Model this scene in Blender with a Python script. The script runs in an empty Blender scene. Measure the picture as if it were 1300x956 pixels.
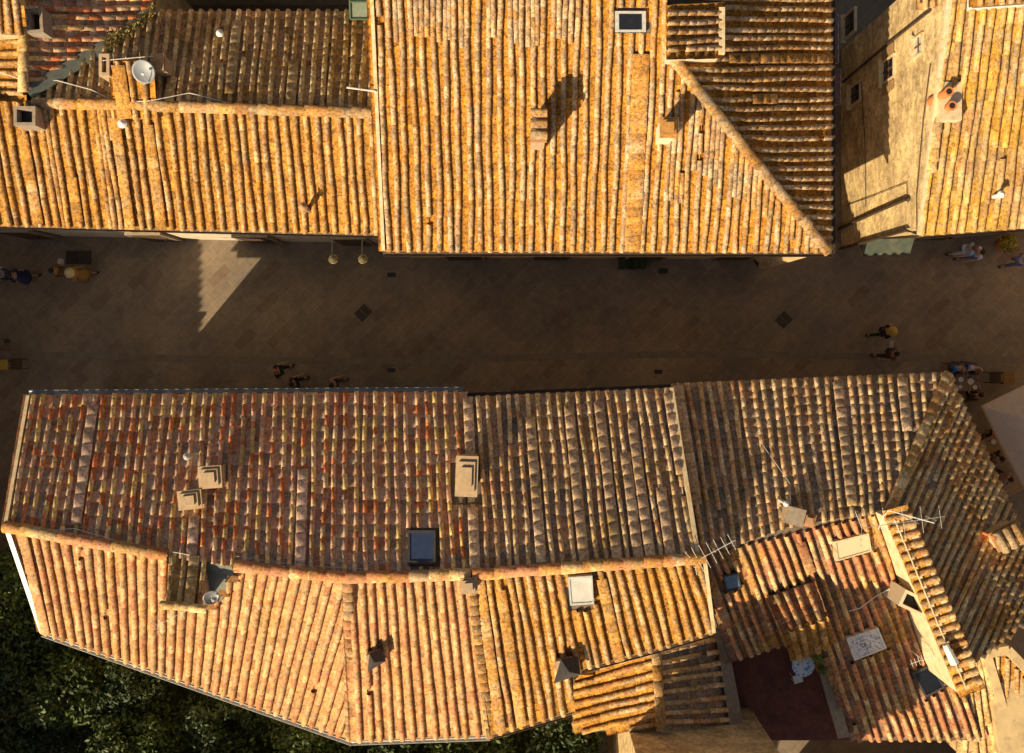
import bpy, math, random
import numpy as np
from mathutils import Vector, Matrix

random.seed(7)
RNG = np.random.default_rng(11)
R = math.radians
F, H, CX, CY = 1218.0, 36.0, 650.0, 433.0      # focal length in photo pixels, camera height, point straight below the camera
SUN_EL, SUN_AZ = 32.0, 50.5                    # light travels towards +x/+y at this angle from x

scene = bpy.context.scene
COL = scene.collection

# ------------------------------------------------------------------ projection helpers
def W(px, py, z):
    k = (H - z) / F
    return Vector(((px - CX) * k, (CY - py) * k, z))

def PX(p):
    k = F / (H - p[2])
    return (CX + p[0] * k, CY - p[1] * k)

class Plane:
    """a roof plane through three points (photo x, photo y, height)"""
    def __init__(s, a, b, c):
        A, B, C = [W(*q) if not isinstance(q, Vector) else q for q in (a, b, c)]
        n = (B - A).cross(C - A).normalized()
        if n.z < 0: n = -n
        s.n, s.p = n, A
    def at(s, px, py, off=0.0):
        p0 = s.p + s.n * off
        d = Vector(((px - CX) / F, (CY - py) / F, -1.0))
        o = Vector((0, 0, H))
        t = (p0 - o).dot(s.n) / d.dot(s.n)
        return o + d * t
    def atn(s, P, off=0.0):
        P = np.asarray(P, float)
        d = np.stack([(P[..., 0] - CX) / F, (CY - P[..., 1]) / F, -np.ones(P.shape[:-1])], -1)
        n = np.array(s.n); p0 = np.array(s.p) + n * off
        o = np.array([0, 0, H])
        t = ((p0 - o) @ n) / (d @ n)
        return o + d * t[..., None]
    def z(s, px, py): return s.at(px, py).z
    def zxy(s, x, y, off=0.0):
        p0 = s.p + s.n * off
        return p0.z - (s.n.x * (x - p0.x) + s.n.y * (y - p0.y)) / s.n.z

# ------------------------------------------------------------------ materials
def new_mat(name):
    m = bpy.data.materials.new(name); m.use_nodes = True
    nt = m.node_tree; nt.nodes.clear()
    out = nt.nodes.new('ShaderNodeOutputMaterial')
    b = nt.nodes.new('ShaderNodeBsdfPrincipled')
    nt.links.new(b.outputs[0], out.inputs[0])
    return m, nt, b

def N(nt, t, **kw):
    n = nt.nodes.new(t)
    for k, v in kw.items(): setattr(n, k, v)
    return n

def ramp(nt, fac, stops, interp='LINEAR'):
    n = nt.nodes.new('ShaderNodeValToRGB'); n.color_ramp.interpolation = interp
    e = n.color_ramp.elements
    while len(e) < len(stops): e.new(0.5)
    for i, (p, c) in enumerate(stops):
        e[i].position = p; e[i].color = (*c, 1) if len(c) == 3 else c
    if fac is not None: nt.links.new(fac, n.inputs[0])
    return n

def mix(nt, f, a, b, mode='MIX'):
    n = nt.nodes.new('ShaderNodeMix'); n.data_type = 'RGBA'; n.blend_type = mode
    for sock, v in ((0, f), (6, a), (7, b)):
        if hasattr(v, 'links') or hasattr(v, 'is_output'): nt.links.new(v, n.inputs[sock])
        elif isinstance(v, (int, float)): n.inputs[sock].default_value = v
        else: n.inputs[sock].default_value = (*v, 1)
    return n.outputs[2]

def noise(nt, vec, scale, detail=4, rough=.6, dim='3D'):
    n = nt.nodes.new('ShaderNodeTexNoise'); n.inputs['Scale'].default_value = scale
    n.inputs['Detail'].default_value = detail; n.inputs['Roughness'].default_value = rough
    if vec is not None: nt.links.new(vec, n.inputs['Vector'])
    return n.outputs['Fac']

def mathn(nt, op, a, b=None, clamp=False):
    n = nt.nodes.new('ShaderNodeMath'); n.operation = op; n.use_clamp = clamp
    for i, v in enumerate((a, b)):
        if v is None: continue
        if isinstance(v, (int, float)): n.inputs[i].default_value = v
        else: nt.links.new(v, n.inputs[i])
    return n.outputs[0]

def bump(nt, b, h, strength=.4, dist=.02):
    n = nt.nodes.new('ShaderNodeBump'); n.inputs['Strength'].default_value = strength; n.inputs['Distance'].default_value = dist
    nt.links.new(h, n.inputs['Height']); nt.links.new(n.outputs[0], b.inputs['Normal'])

MATS = {}
def mat(name, col, rough=.8, var=.25, scale=6, metal=0, bumpy=.0, dark=None, trans=0):
    """plain material with blotches; dark = colour of irregular stains"""
    if name in MATS: return MATS[name]
    m, nt, b = new_mat(name)
    pos = N(nt, 'ShaderNodeNewGeometry').outputs['Position']
    f = noise(nt, pos, scale, 5)
    lo = tuple(c * (1 - var) for c in col); hi = tuple(min(1, c * (1 + var)) for c in col)
    c = ramp(nt, f, [(.3, lo), (.7, hi)]).outputs[0]
    if dark is not None:
        g = ramp(nt, noise(nt, pos, scale * .6 + .3, 8, .7), [(.5, (0, 0, 0)), (.66, (1, 1, 1))]).outputs[0]
        c = mix(nt, g, c, dark)
    nt.links.new(c, b.inputs['Base Color'])
    b.inputs['Roughness'].default_value = rough; b.inputs['Metallic'].default_value = metal
    if trans: b.inputs['Transmission Weight'].default_value = trans
    if bumpy: bump(nt, b, noise(nt, pos, scale * 6, 5), bumpy, .02)
    MATS[name] = m
    return m

def tile_mat(name, cover, pan, lichen=(.55, .26, .03), lich_amt=.5, white=.3, moss=.25, pan_lich=0.0, soot=(.05, .042, .035), k_=(1, 1, 1), flatc=None):
    m, nt, b = new_mat(name)
    cover = [tuple(min(.85, x * y) for x, y in zip(c, k_)) for c in cover]; pan = [tuple(min(.85, x * y) for x, y in zip(c, k_)) for c in pan]
    geo = N(nt, 'ShaderNodeNewGeometry'); pos = geo.outputs['Position']
    at = N(nt, 'ShaderNodeAttribute', attribute_name='tint')
    sep = N(nt, 'ShaderNodeSeparateColor'); nt.links.new(at.outputs['Color'], sep.inputs[0])
    r, g, k = sep.outputs[0], sep.outputs[1], sep.outputs[2]
    clus = N(nt, 'ShaderNodeMapRange'); nt.links.new(noise(nt, pos, .55, 3, .5), clus.inputs[0]); clus.inputs[1].default_value = .3; clus.inputs[2].default_value = .7
    r = mathn(nt, 'ADD', mathn(nt, 'MULTIPLY', r, .62), mathn(nt, 'MULTIPLY', clus.outputs[0], .37))
    cc = ramp(nt, r, [(i / len(cover), c) for i, c in enumerate(cover)], 'CONSTANT').outputs[0]
    pc = ramp(nt, r, [(i / len(pan), c) for i, c in enumerate(pan)], 'CONSTANT').outputs[0]
    c = mix(nt, k, pc, cc)
    if flatc is not None:
        fm = N(nt, 'ShaderNodeMath', operation='COMPARE'); nt.links.new(k, fm.inputs[0]); fm.inputs[1].default_value = .75; fm.inputs[2].default_value = .05
        c = mix(nt, mathn(nt, 'MULTIPLY', fm.outputs[0], .72), c, flatc)
    # weathering: large soft blotches, then lichen, then specks
    big = noise(nt, pos, .9, 5, .6)
    med = noise(nt, pos, 7, 6, .7)
    fine = noise(nt, pos, 17, 5, .75)
    sp = noise(nt, pos, 27, 4, .7)
    lm = mathn(nt, 'ADD', mathn(nt, 'MULTIPLY', big, .9), mathn(nt, 'MULTIPLY', med, .8))
    lm = mathn(nt, 'ADD', lm, mathn(nt, 'MULTIPLY', fine, .45))
    lm = mathn(nt, 'ADD', lm, mathn(nt, 'MULTIPLY', mathn(nt, 'SUBTRACT', 1.0, k), pan_lich))
    t0 = 1.35 - lich_amt * .55
    lmask = ramp(nt, mathn(nt, 'SUBTRACT', lm, t0 - .5), [(.42, (0, 0, 0)), (.60, (1, 1, 1))]).outputs[0]
    lcol = ramp(nt, fine, [(.35, tuple(x * .62 for x in lichen)), (.65, tuple(min(1, x * 1.25) for x in lichen))]).outputs[0]
    c = mix(nt, mathn(nt, 'MULTIPLY', lmask, .82), c, lcol)
    # soot and dark moss
    dm = mathn(nt, 'ADD', mathn(nt, 'MULTIPLY', noise(nt, pos, 11, 6, .75), .7), mathn(nt, 'MULTIPLY', sp, .45))
    dmask = ramp(nt, dm, [(.66 - moss * .2, (0, 0, 0)), (.80 - moss * .2, (1, 1, 1))]).outputs[0]
    c = mix(nt, mathn(nt, 'MULTIPLY', dmask, mathn(nt, 'SUBTRACT', .85, mathn(nt, 'MULTIPLY', k, .2))), c, soot)
    # pale crust
    wn = mathn(nt, 'ADD', mathn(nt, 'ADD', mathn(nt, 'MULTIPLY', noise(nt, pos, 21, 5, .75), .75), mathn(nt, 'MULTIPLY', med, .30)), mathn(nt, 'MULTIPLY', k, .05))
    wmask = ramp(nt, wn, [(.68 - white * .14, (0, 0, 0)), (.76 - white * .14, (1, 1, 1))]).outputs[0]
    c = mix(nt, mathn(nt, 'MULTIPLY', wmask, .8), c, (.54, .45, .34))
    c = mix(nt, 1.0, c, ramp(nt, noise(nt, pos, 10, 7, .8), [(.36, (.38, .36, .35)), (.48, (.95, .94, .93)), (.66, (1.5, 1.43, 1.33))]).outputs[0], 'MULTIPLY')
    br = N(nt, 'ShaderNodeMapRange'); nt.links.new(g, br.inputs[0]); br.inputs[3].default_value = .68; br.inputs[4].default_value = 1.18
    cmb = N(nt, 'ShaderNodeCombineColor')
    for i in range(3): nt.links.new(br.outputs[0], cmb.inputs[i])
    c = mix(nt, 1.0, c, cmb.outputs[0], 'MULTIPLY')
    nt.links.new(c, b.inputs['Base Color'])
    b.inputs['Roughness'].default_value = .93
    b.inputs['Specular IOR Level'].default_value = .25
    bump(nt, b, mathn(nt, 'ADD', fine, mathn(nt, 'MULTIPLY', wmask, .5)), .55, .015)
    return m

# warm sun-facing roofs and the more colourful, sooty street-side roofs
T_WEST = tile_mat('tiles_ochre_worn', [(.54, .42, .27), (.60, .48, .32), (.50, .36, .22), (.62, .52, .36), (.50, .30, .17), (.56, .44, .28)],
                  [(.50, .31, .14), (.56, .36, .17), (.50, .25, .12), (.54, .38, .20)], lich_amt=.50, white=.34, moss=.55, pan_lich=.26, k_=(.86, .74, .60))
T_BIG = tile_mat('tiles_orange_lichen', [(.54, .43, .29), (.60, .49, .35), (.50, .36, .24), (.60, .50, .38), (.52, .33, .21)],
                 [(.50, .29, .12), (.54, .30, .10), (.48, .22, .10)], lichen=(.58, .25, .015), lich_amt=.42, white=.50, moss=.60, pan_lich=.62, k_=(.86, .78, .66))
T_EAST = tile_mat('tiles_honey', [(.52, .37, .20), (.55, .40, .22), (.48, .33, .17), (.53, .41, .25), (.48, .29, .15)],
                  [(.42, .29, .15), (.38, .26, .14), (.46, .28, .13)], lichen=(.56, .30, .03), lich_amt=.45, white=.15, moss=.35, pan_lich=.05, k_=(.92, .86, .78))
T_DARK = tile_mat('tiles_brown_mossy', [(.56, .42, .24), (.60, .46, .26), (.50, .36, .20), (.60, .50, .30), (.48, .30, .17)],
                  [(.46, .34, .22), (.42, .31, .21), (.48, .32, .19), (.38, .29, .22)], lichen=(.42, .24, .04), lich_amt=.4, white=.28, moss=.35, k_=(1.2, 1.12, .95))
T_MIXED = tile_mat('tiles_mixed_reclaimed', [(.70, .54, .28), (.70, .44, .25), (.74, .57, .24), (.60, .22, .09), (.72, .56, .36), (.62, .38, .26), (.74, .50, .30), (.56, .27, .15)],
                   [(.56, .36, .26), (.50, .38, .30), (.58, .36, .28), (.44, .37, .31), (.56, .30, .19), (.52, .41, .33), (.56, .45, .32)],
                   lich_amt=.14, white=.14, moss=.18, k_=(1.08, 1.0, .92), flatc=(.78, .55, .42))
T_SOOTY = tile_mat('tiles_grey_sooty', [(.76, .57, .31), (.78, .61, .35), (.70, .48, .26), (.76, .62, .40), (.68, .40, .21)],
                   [(.40, .345, .29), (.45, .37, .30), (.34, .30, .27), (.48, .34, .24), (.42, .35, .28)], lichen=(.50, .32, .08), lich_amt=.28, white=.34, moss=.36, k_=(1.04, .95, .88), flatc=(.74, .52, .33))
T_PEACH = tile_mat('tiles_peach_clean', [(.58, .38, .22), (.56, .34, .19), (.60, .43, .25), (.55, .29, .17), (.57, .43, .27), (.59, .37, .23)],
                   [(.56, .33, .16), (.58, .37, .19), (.54, .29, .15)], lichen=(.54, .30, .08), lich_amt=.3, white=.12, moss=.25, k_=(.88, .78, .68))
T_RUSTY = tile_mat('tiles_rusty', [(.56, .34, .16), (.58, .26, .14), (.60, .42, .22), (.54, .22, .10), (.58, .40, .24)],
                   [(.34, .18, .11), (.30, .18, .12), (.38, .17, .10)], lichen=(.50, .28, .05), lich_amt=.4, white=.34, moss=.35)

T_BIG_BRIGHT = tile_mat('tiles_orange_lichen_brightened', [(.54, .43, .29), (.60, .49, .35), (.50, .36, .24), (.60, .50, .38), (.52, .33, .21)],
                 [(.50, .29, .12), (.54, .30, .10), (.48, .22, .10)], lichen=(.58, .25, .015), lich_amt=.42, white=.50, moss=.60, pan_lich=.62, k_=(1.25, 1.12, .92))  # same tiles with colour brightened for slopes the sun only grazes
T_HIP = tile_mat('tiles_golden_brown', [(.80, .58, .28), (.76, .54, .26), (.82, .64, .34), (.70, .40, .18), (.78, .60, .34)], [(.52, .36, .22), (.46, .34, .23), (.54, .35, .19), (.44, .34, .25)], lich_amt=.4, white=.25, moss=.28)
def wall_mat(name, c1, c2, mortar, scale=1.0, stain=(.2, .15, .09)):
    m, nt, b = new_mat(name)
    tc = N(nt, 'ShaderNodeNewGeometry')
    pos = tc.outputs['Position']
    sepx = N(nt, 'ShaderNodeSeparateXYZ'); nt.links.new(pos, sepx.inputs[0])
    # wrap x+y into one axis so any wall gets courses
    cmb = N(nt, 'ShaderNodeCombineXYZ')
    nt.links.new(mathn(nt, 'ADD', sepx.outputs[0], sepx.outputs[1]), cmb.inputs[0]); nt.links.new(sepx.outputs[2], cmb.inputs[1])
    wob = N(nt, 'ShaderNodeTexNoise'); wob.inputs['Scale'].default_value = 3; nt.links.new(pos, wob.inputs['Vector'])
    vm = N(nt, 'ShaderNodeVectorMath', operation='SCALE'); nt.links.new(wob.outputs['Color'], vm.inputs[0]); vm.inputs['Scale'].default_value = .12
    va = N(nt, 'ShaderNodeVectorMath', operation='ADD'); nt.links.new(cmb.outputs[0], va.inputs[0]); nt.links.new(vm.outputs[0], va.inputs[1])
    br = N(nt, 'ShaderNodeTexBrick'); nt.links.new(va.outputs[0], br.inputs['Vector'])
    br.inputs['Scale'].default_value = 1; br.inputs['Brick Width'].default_value = .42 * scale; br.inputs['Row Height'].default_value = .17 * scale
    br.inputs['Mortar Size'].default_value = .014; br.inputs['Mortar Smooth'].default_value = .4
    br.inputs['Color1'].default_value = (*c1, 1); br.inputs['Color2'].default_value = (*c2, 1); br.inputs['Mortar'].default_value = (*mortar, 1)
    n1 = noise(nt, pos, 2.2, 8, .7)
    c = mix(nt, ramp(nt, n1, [(.44, (0, 0, 0)), (.62, (.8, .8, .8))]).outputs[0], br.outputs['Color'], stain)
    n2 = noise(nt, pos, 1.1, 7, .65)
    c = mix(nt, ramp(nt, n2, [(.52, (0, 0, 0)), (.6, (.75, .75, .75))]).outputs[0], c, tuple(min(1, x * 1.18) for x in c1))
    c = mix(nt, 1.0, c, ramp(nt, noise(nt, pos, 7, 8, .82), [(.36, (.45, .42, .38)), (.5, (1, 1, 1)), (.64, (1.3, 1.28, 1.25))]).outputs[0], 'MULTIPLY')
    nt.links.new(c, b.inputs['Base Color']); b.inputs['Roughness'].default_value = .95
    bump(nt, b, mathn(nt, 'ADD', noise(nt, pos, 18, 6, .7), br.outputs['Fac']), .6, .03)
    return m

M_STONE = wall_mat('wall_golden_stone', (.74, .56, .28), (.48, .34, .16), (.64, .50, .28), 1.15, stain=(.30, .21, .11))
M_PLASTER = mat('wall_cream_plaster', (.58, .52, .40), .95, .12, 2.5, bumpy=.3, dark=(.40, .33, .24))
M_OCHREPL = mat('wall_ochre_plaster', (.56, .42, .22), .95, .12, 2.5, bumpy=.3, dark=(.38, .27, .15))
M_DECK = mat('roof_mortar', (.16, .12, .085), .95, .3, 9, bumpy=.4)
M_VERGE = mat('verge_mortar', (.62, .50, .32), .95, .15, 8, bumpy=.4, dark=(.50, .30, .10))
M_GUTTER = mat('gutter_copper_brown', (.10, .07, .05), .45, .3, 5, metal=.5)
M_ZINC = mat('zinc_sheet', (.30, .31, .32), .5, .2, 4, metal=.6)
M_TIN = mat('tin_pale', (.46, .46, .44), .5, .2, 9, metal=.3)
M_WHITE = mat('white_paint', (.72, .70, .66), .6, .08, 9, dark=(.5, .45, .38))
M_LEAD_SHADOW = mat('lead_and_notch_shadow', (.11, .13, .12), .75, .2, 6, dark=(.18, .17, .10))
M_CHIM = mat('chimney_plaster', (.44, .32, .20), .95, .18, 7, bumpy=.5, dark=(.42, .28, .15))
M_CHIMG = mat('chimney_grey_render', (.30, .24, .18), .95, .2, 7, bumpy=.5, dark=(.22, .18, .14))
M_BRICK = mat('chimney_brick', (.46, .24, .12), .95, .25, 12, bumpy=.5, dark=(.50, .30, .06))
M_LICHB = mat('brick_with_lichen', (.50, .25, .06), .95, .3, 9, bumpy=.6, dark=(.30, .17, .09))
M_TERRA = mat('terracotta_pot', (.56, .19, .06), .85, .15, 12)
M_BLACK = mat('matt_black', (.015, .015, .016), .6, .2, 8)
M_IRON = mat('cast_iron', (.045, .040, .038), .7, .3, 14, metal=.3, bumpy=.5)
M_WOODD = mat('dark_wood', (.075, .042, .022), .75, .35, 12)
M_WOODL = mat('pale_wood', (.30, .19, .09), .7, .3, 12)
M_GREENP = mat('green_shutter', (.05, .09, .055), .7, .2, 10)
M_BROWNP = mat('brown_shutter', (.10, .055, .03), .7, .2, 10)
M_SLATE_SHADOW = mat('slate_and_vent_shadow', (.045, .040, .042), .8, .3, 9, bumpy=.4)
M_PARASOL = mat('parasol_canvas', (.58, .44, .33), .9, .08, 5)
M_PARASOL2 = mat('parasol_canvas_brown', (.36, .28, .20), .9, .12, 5)  # darker, browner canvas for the second parasol
M_AWNG = mat('awning_green', (.05, .065, .05), .85, .3, 4, dark=(.10, .10, .07))
M_PURPLE = mat('awning_purple', (.12, .085, .15), .85, .12, 4)
def terrace_mat():
    m, nt, b = new_mat('terrace_red_tiles')
    pos = N(nt, 'ShaderNodeNewGeometry').outputs['Position']
    mp = N(nt, 'ShaderNodeMapping'); mp.inputs['Rotation'].default_value = (0, 0, R(-18)); nt.links.new(pos, mp.inputs['Vector'])
    br = N(nt, 'ShaderNodeTexBrick'); nt.links.new(mp.outputs[0], br.inputs['Vector']); br.offset = 0
    br.inputs['Scale'].default_value = 1; br.inputs['Brick Width'].default_value = .30; br.inputs['Row Height'].default_value = .30; br.inputs['Mortar Size'].default_value = .008
    br.inputs['Color1'].default_value = (.17, .052, .034, 1); br.inputs['Color2'].default_value = (.13, .042, .03, 1); br.inputs['Mortar'].default_value = (.09, .05, .04, 1)
    c = mix(nt, 1.0, br.outputs['Color'], ramp(nt, noise(nt, pos, 2.5, 7, .7), [(.35, (.65, .65, .68)), (.65, (1.3, 1.25, 1.2))]).outputs[0], 'MULTIPLY')
    nt.links.new(c, b.inputs['Base Color']); b.inputs['Roughness'].default_value = .8
    return m
M_TERRACE = terrace_mat()

def glass_mat(name, col, rough=.12):
    m, nt, b = new_mat(name)
    pos = N(nt, 'ShaderNodeNewGeometry').outputs['Position']
    c = ramp(nt, noise(nt, pos, 5, 5, .7), [(.35, tuple(x * .8 for x in col)), (.7, tuple(min(1, x * 1.2) for x in col))]).outputs[0]
    nt.links.new(c, b.inputs['Base Color']); b.inputs['Roughness'].default_value = rough
    b.inputs['Specular IOR Level'].default_value = .6
    return m
G_DARK = glass_mat('glass_dark', (.012, .014, .020))
G_BLUE = glass_mat('glass_blue_dusty', (.035, .055, .12), .3)
G_SKY = glass_mat('glass_sky', (.12, .20, .28), .25)
G_FROST = mat('frosted_plastic', (.50, .49, .45), .45, .12, 3.0, dark=(.40, .40, .38))
G_CREAM = mat('cream_blind', (.60, .52, .34), .6, .06, 3)

# patterned skylight sheet: crumpled reflective foil
def foil_mat():
    m, nt, b = new_mat('crumpled_foil')
    pos = N(nt, 'ShaderNodeNewGeometry').outputs['Position']
    n = N(nt, 'ShaderNodeTexNoise'); n.inputs['Scale'].default_value = 1.5; n.inputs['Detail'].default_value = 1; n.inputs['Distortion'].default_value = 3.0
    nt.links.new(pos, n.inputs['Vector'])
    c = ramp(nt, n.outputs['Fac'], [(.0, (.62, .60, .66)), (.40, (.66, .65, .72)), (.46, (.08, .08, .11)), (.50, (.60, .60, .68)), (.60, (.70, .69, .74)), (.64, (.12, .12, .15)), (.68, (.62, .62, .66))]).outputs[0]
    nt.links.new(c, b.inputs['Base Color']); b.inputs['Roughness'].default_value = .5
    return m
M_FOIL = foil_mat()

def mosaic_mat():
    m, nt, b = new_mat('mosaic_blue_white')
    pos = N(nt, 'ShaderNodeNewGeometry').outputs['Position']
    v = N(nt, 'ShaderNodeTexVoronoi'); v.inputs['Scale'].default_value = 17; nt.links.new(pos, v.inputs['Vector'])
    s = N(nt, 'ShaderNodeSeparateColor'); nt.links.new(v.outputs['Color'], s.inputs[0])
    c = ramp(nt, s.outputs[0], [(0, (.55, .66, .80)), (.35, (.10, .26, .55)), (.5, (.62, .70, .80)), (.75, (.22, .42, .68)), (.85, (.70, .76, .82))], 'CONSTANT').outputs[0]
    nt.links.new(c, b.inputs['Base Color']); b.inputs['Roughness'].default_value = .4
    return m
M_MOSAIC = mosaic_mat()

def paving_mat():
    m, nt, b = new_mat('street_stone_paving')
    pos = N(nt, 'ShaderNodeNewGeometry').outputs['Position']
    wob = N(nt, 'ShaderNodeTexNoise'); wob.inputs['Scale'].default_value = 1.6; nt.links.new(pos, wob.inputs['Vector'])
    vm = N(nt, 'ShaderNodeVectorMath', operation='SCALE'); nt.links.new(wob.outputs['Color'], vm.inputs[0]); vm.inputs['Scale'].default_value = .05
    va = N(nt, 'ShaderNodeVectorMath', operation='ADD'); nt.links.new(pos, va.inputs[0]); nt.links.new(vm.outputs[0], va.inputs[1])
    mp = N(nt, 'ShaderNodeMapping'); mp.inputs['Rotation'].default_value = (0, 0, R(-44)); nt.links.new(va.outputs[0], mp.inputs['Vector'])
    br = N(nt, 'ShaderNodeTexBrick'); nt.links.new(mp.outputs[0], br.inputs['Vector'])
    br.inputs['Scale'].default_value = 1; br.inputs['Brick Width'].default_value = .95; br.inputs['Row Height'].default_value = .40
    br.inputs['Mortar Size'].default_value = .010; br.inputs['Mortar Smooth'].default_value = .3; br.offset = .37; br.inputs['Bias'].default_value = -.35
    br.inputs['Color1'].default_value = (.210, .166, .128, 1); br.inputs['Color2'].default_value = (.165, .131, .104, 1); br.inputs['Mortar'].default_value = (.275, .222, .168, 1)
    # a second field of rusty and dark odd slabs
    br2 = N(nt, 'ShaderNodeTexBrick'); nt.links.new(mp.outputs[0], br2.inputs['Vector'])
    br2.inputs['Scale'].default_value = 1; br2.inputs['Brick Width'].default_value = .95; br2.inputs['Row Height'].default_value = .40; br2.offset = .37
    br2.inputs['Mortar Size'].default_value = .0; br2.inputs['Color1'].default_value = (0, 0, 0, 1); br2.inputs['Color2'].default_value = (1, 1, 1, 1)
    sel = ramp(nt, br2.outputs['Color'], [(.90, (0, 0, 0)), (.93, (1, 1, 1))]).outputs[0]
    c = mix(nt, mathn(nt, 'MULTIPLY', sel, .25), br.outputs['Color'], (.16, .075, .045))
    big = noise(nt, pos, .28, 6, .65)
    c = mix(nt, 1.0, c, ramp(nt, big, [(.32, (.60, .62, .68)), (.68, (1.34, 1.26, 1.10))]).outputs[0], 'MULTIPLY')
    med = noise(nt, pos, 3.5, 7, .7)
    c = mix(nt, 1.0, c, ramp(nt, med, [(.3, (.8, .8, .8)), (.7, (1.18, 1.18, 1.18))]).outputs[0], 'MULTIPLY')
    spt = ramp(nt, noise(nt, pos, 14, 3, .5), [(.70, (0, 0, 0)), (.74, (1, 1, 1))]).outputs[0]
    c = mix(nt, mathn(nt, 'MULTIPLY', spt, .5), c, (.05, .045, .04))
    nt.links.new(c, b.inputs['Base Color']); b.inputs['Roughness'].default_value = .82
    bump(nt, b, mathn(nt, 'SUBTRACT', med, br.outputs['Fac']), .35, .02)
    return m
M_PAVE = paving_mat()
M_EARTH = mat('garden_earth', (.035, .04, .018), .95, .4, 3, bumpy=.6, dark=(.05, .06, .02))
M_LAWN = mat('field_green', (.05, .07, .025), .95, .4, .3, dark=(.08, .07, .03))
def leaf_mat(name, c):
    m, nt, b = new_mat(name)
    geo = N(nt, 'ShaderNodeNewGeometry')
    f = noise(nt, geo.outputs['Position'], 2.2, 4)
    rr = mathn(nt, 'ADD', mathn(nt, 'MULTIPLY', geo.outputs['Random Per Island'], .6), mathn(nt, 'MULTIPLY', f, .4))
    col = ramp(nt, rr, [(.1, tuple(x * .45 for x in c)), (.5, c), (.9, tuple(min(1, x * 1.7) for x in c))]).outputs[0]
    nt.links.new(col, b.inputs['Base Color']); b.inputs['Roughness'].default_value = .65
    return m
M_LEAF = leaf_mat('leaf_dark', (.035, .06, .014))
M_LEAF2 = leaf_mat('leaf_mid', (.065, .10, .02))
M_LEAF3 = leaf_mat('leaf_bright', (.16, .26, .03))
M_IVY = leaf_mat('weed_dry', (.26, .20, .06))
M_BARK = mat('bark', (.08, .06, .04), .95, .3, 9, bumpy=.6)

# ------------------------------------------------------------------ object helpers
def wloc(o):
    v = Vector((0, 0, 0))
    while o is not None:
        v += o.location; o = o.parent
    return v

def link_mesh(name, me, m, parent=None, world=True):
    o = bpy.data.objects.new(name, me); COL.objects.link(o)
    if m is not None: me.materials.append(m)
    if parent is not None:
        o.parent = parent
        if world: me.transform(Matrix.Translation(-wloc(parent)))
    return o

def tag(o, label=None, cat=None, group=None, kind=None):
    if label: o['label'] = label
    if cat: o['category'] = cat
    if group: o['group'] = group
    if kind: o['kind'] = kind
    return o

def empty(name, loc, label, cat, group=None, rz=0.0):
    o = bpy.data.objects.new(name, None); COL.objects.link(o)
    o.location = loc; o.rotation_euler = (0, 0, rz); o.empty_display_size = .2
    return tag(o, label, cat, group)

def rotz(v, a): c, s = math.cos(a), math.sin(a); return Vector((v[0] * c - v[1] * s, v[0] * s + v[1] * c, v[2]))

class MB:
    def __init__(s): s.v = []; s.f = []
    def add(s, vs, fs):
        o = len(s.v); s.v += [tuple(x) for x in vs]; s.f += [tuple(i + o for i in q) for q in fs]
        return s
    def box(s, c, size, rz=0.0, taper=1.0):
        x, y, z = size[0] / 2, size[1] / 2, size[2] / 2
        vs = []
        for dz in (-1, 1):
            k = taper if dz > 0 else 1
            for dx, dy in ((-1, -1), (1, -1), (1, 1), (-1, 1)):
                vs.append(Vector(c) + rotz((dx * x * k, dy * y * k, dz * z), rz))
        return s.add(vs, [(3, 2, 1, 0), (4, 5, 6, 7), (0, 1, 5, 4), (1, 2, 6, 5), (2, 3, 7, 6), (3, 0, 4, 7)])
    def prism(s, bot, top):
        n = len(bot)
        return s.add(list(bot) + list(top), [tuple(reversed(range(n))), tuple(range(n, 2 * n))] + [(i, (i + 1) % n, n + (i + 1) % n, n + i) for i in range(n)])
    def tube(s, pts, r, seg=6, r2=None):
        pts = [Vector(p) for p in pts]; rings = []
        for i, p in enumerate(pts):
            d = (pts[min(i + 1, len(pts) - 1)] - pts[max(i - 1, 0)])
            if d.length < 1e-9: d = Vector((0, 0, 1))
            d.normalize()
            a = d.orthogonal().normalized() if abs(d.z) > .99 else d.cross(Vector((0, 0, 1))).normalized()
            b = d.cross(a)
            rr = r if r2 is None else r + (r2 - r) * i / max(1, len(pts) - 1)
            rings.append([p + (a * math.cos(t) + b * math.sin(t)) * rr for t in [2 * math.pi * k / seg for k in range(seg)]])
        vs = [q for rg in rings for q in rg]; fs = []
        for i in range(len(rings) - 1):
            for k in range(seg):
                fs.append((i * seg + k, i * seg + (k + 1) % seg, (i + 1) * seg + (k + 1) % seg, (i + 1) * seg + k))
        fs.append(tuple(reversed(range(seg)))); fs.append(tuple(range((len(rings) - 1) * seg, len(rings) * seg)))
        return s.add(vs, fs)
    def lathe(s, c, prof, seg=16, rz=0, sx=1, sy=1):
        vs = []; fs = []
        for (r, z) in prof:
            for k in range(seg):
                t = 2 * math.pi * k / seg
                vs.append((c[0] + r * math.cos(t) * sx, c[1] + r * math.sin(t) * sy, c[2] + z))
        for i in range(len(prof) - 1):
            for k in range(seg):
                fs.append((i * seg + k, i * seg + (k + 1) % seg, (i + 1) * seg + (k + 1) % seg, (i + 1) * seg + k))
        fs.append(tuple(reversed(range(seg)))); fs.append(tuple(range((len(prof) - 1) * seg, len(prof) * seg)))
        return s.add(vs, fs)
    def build(s, name, m, parent=None, world=True, bevel=0, smooth=False):
        me = bpy.data.meshes.new(name); me.from_pydata(s.v, [], s.f); me.update()
        if smooth: me.shade_smooth()
        o = link_mesh(name, me, m, parent, world)
        if bevel:
            b = o.modifiers.new('bevel', 'BEVEL'); b.width = bevel; b.segments = 2
        return o

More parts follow.
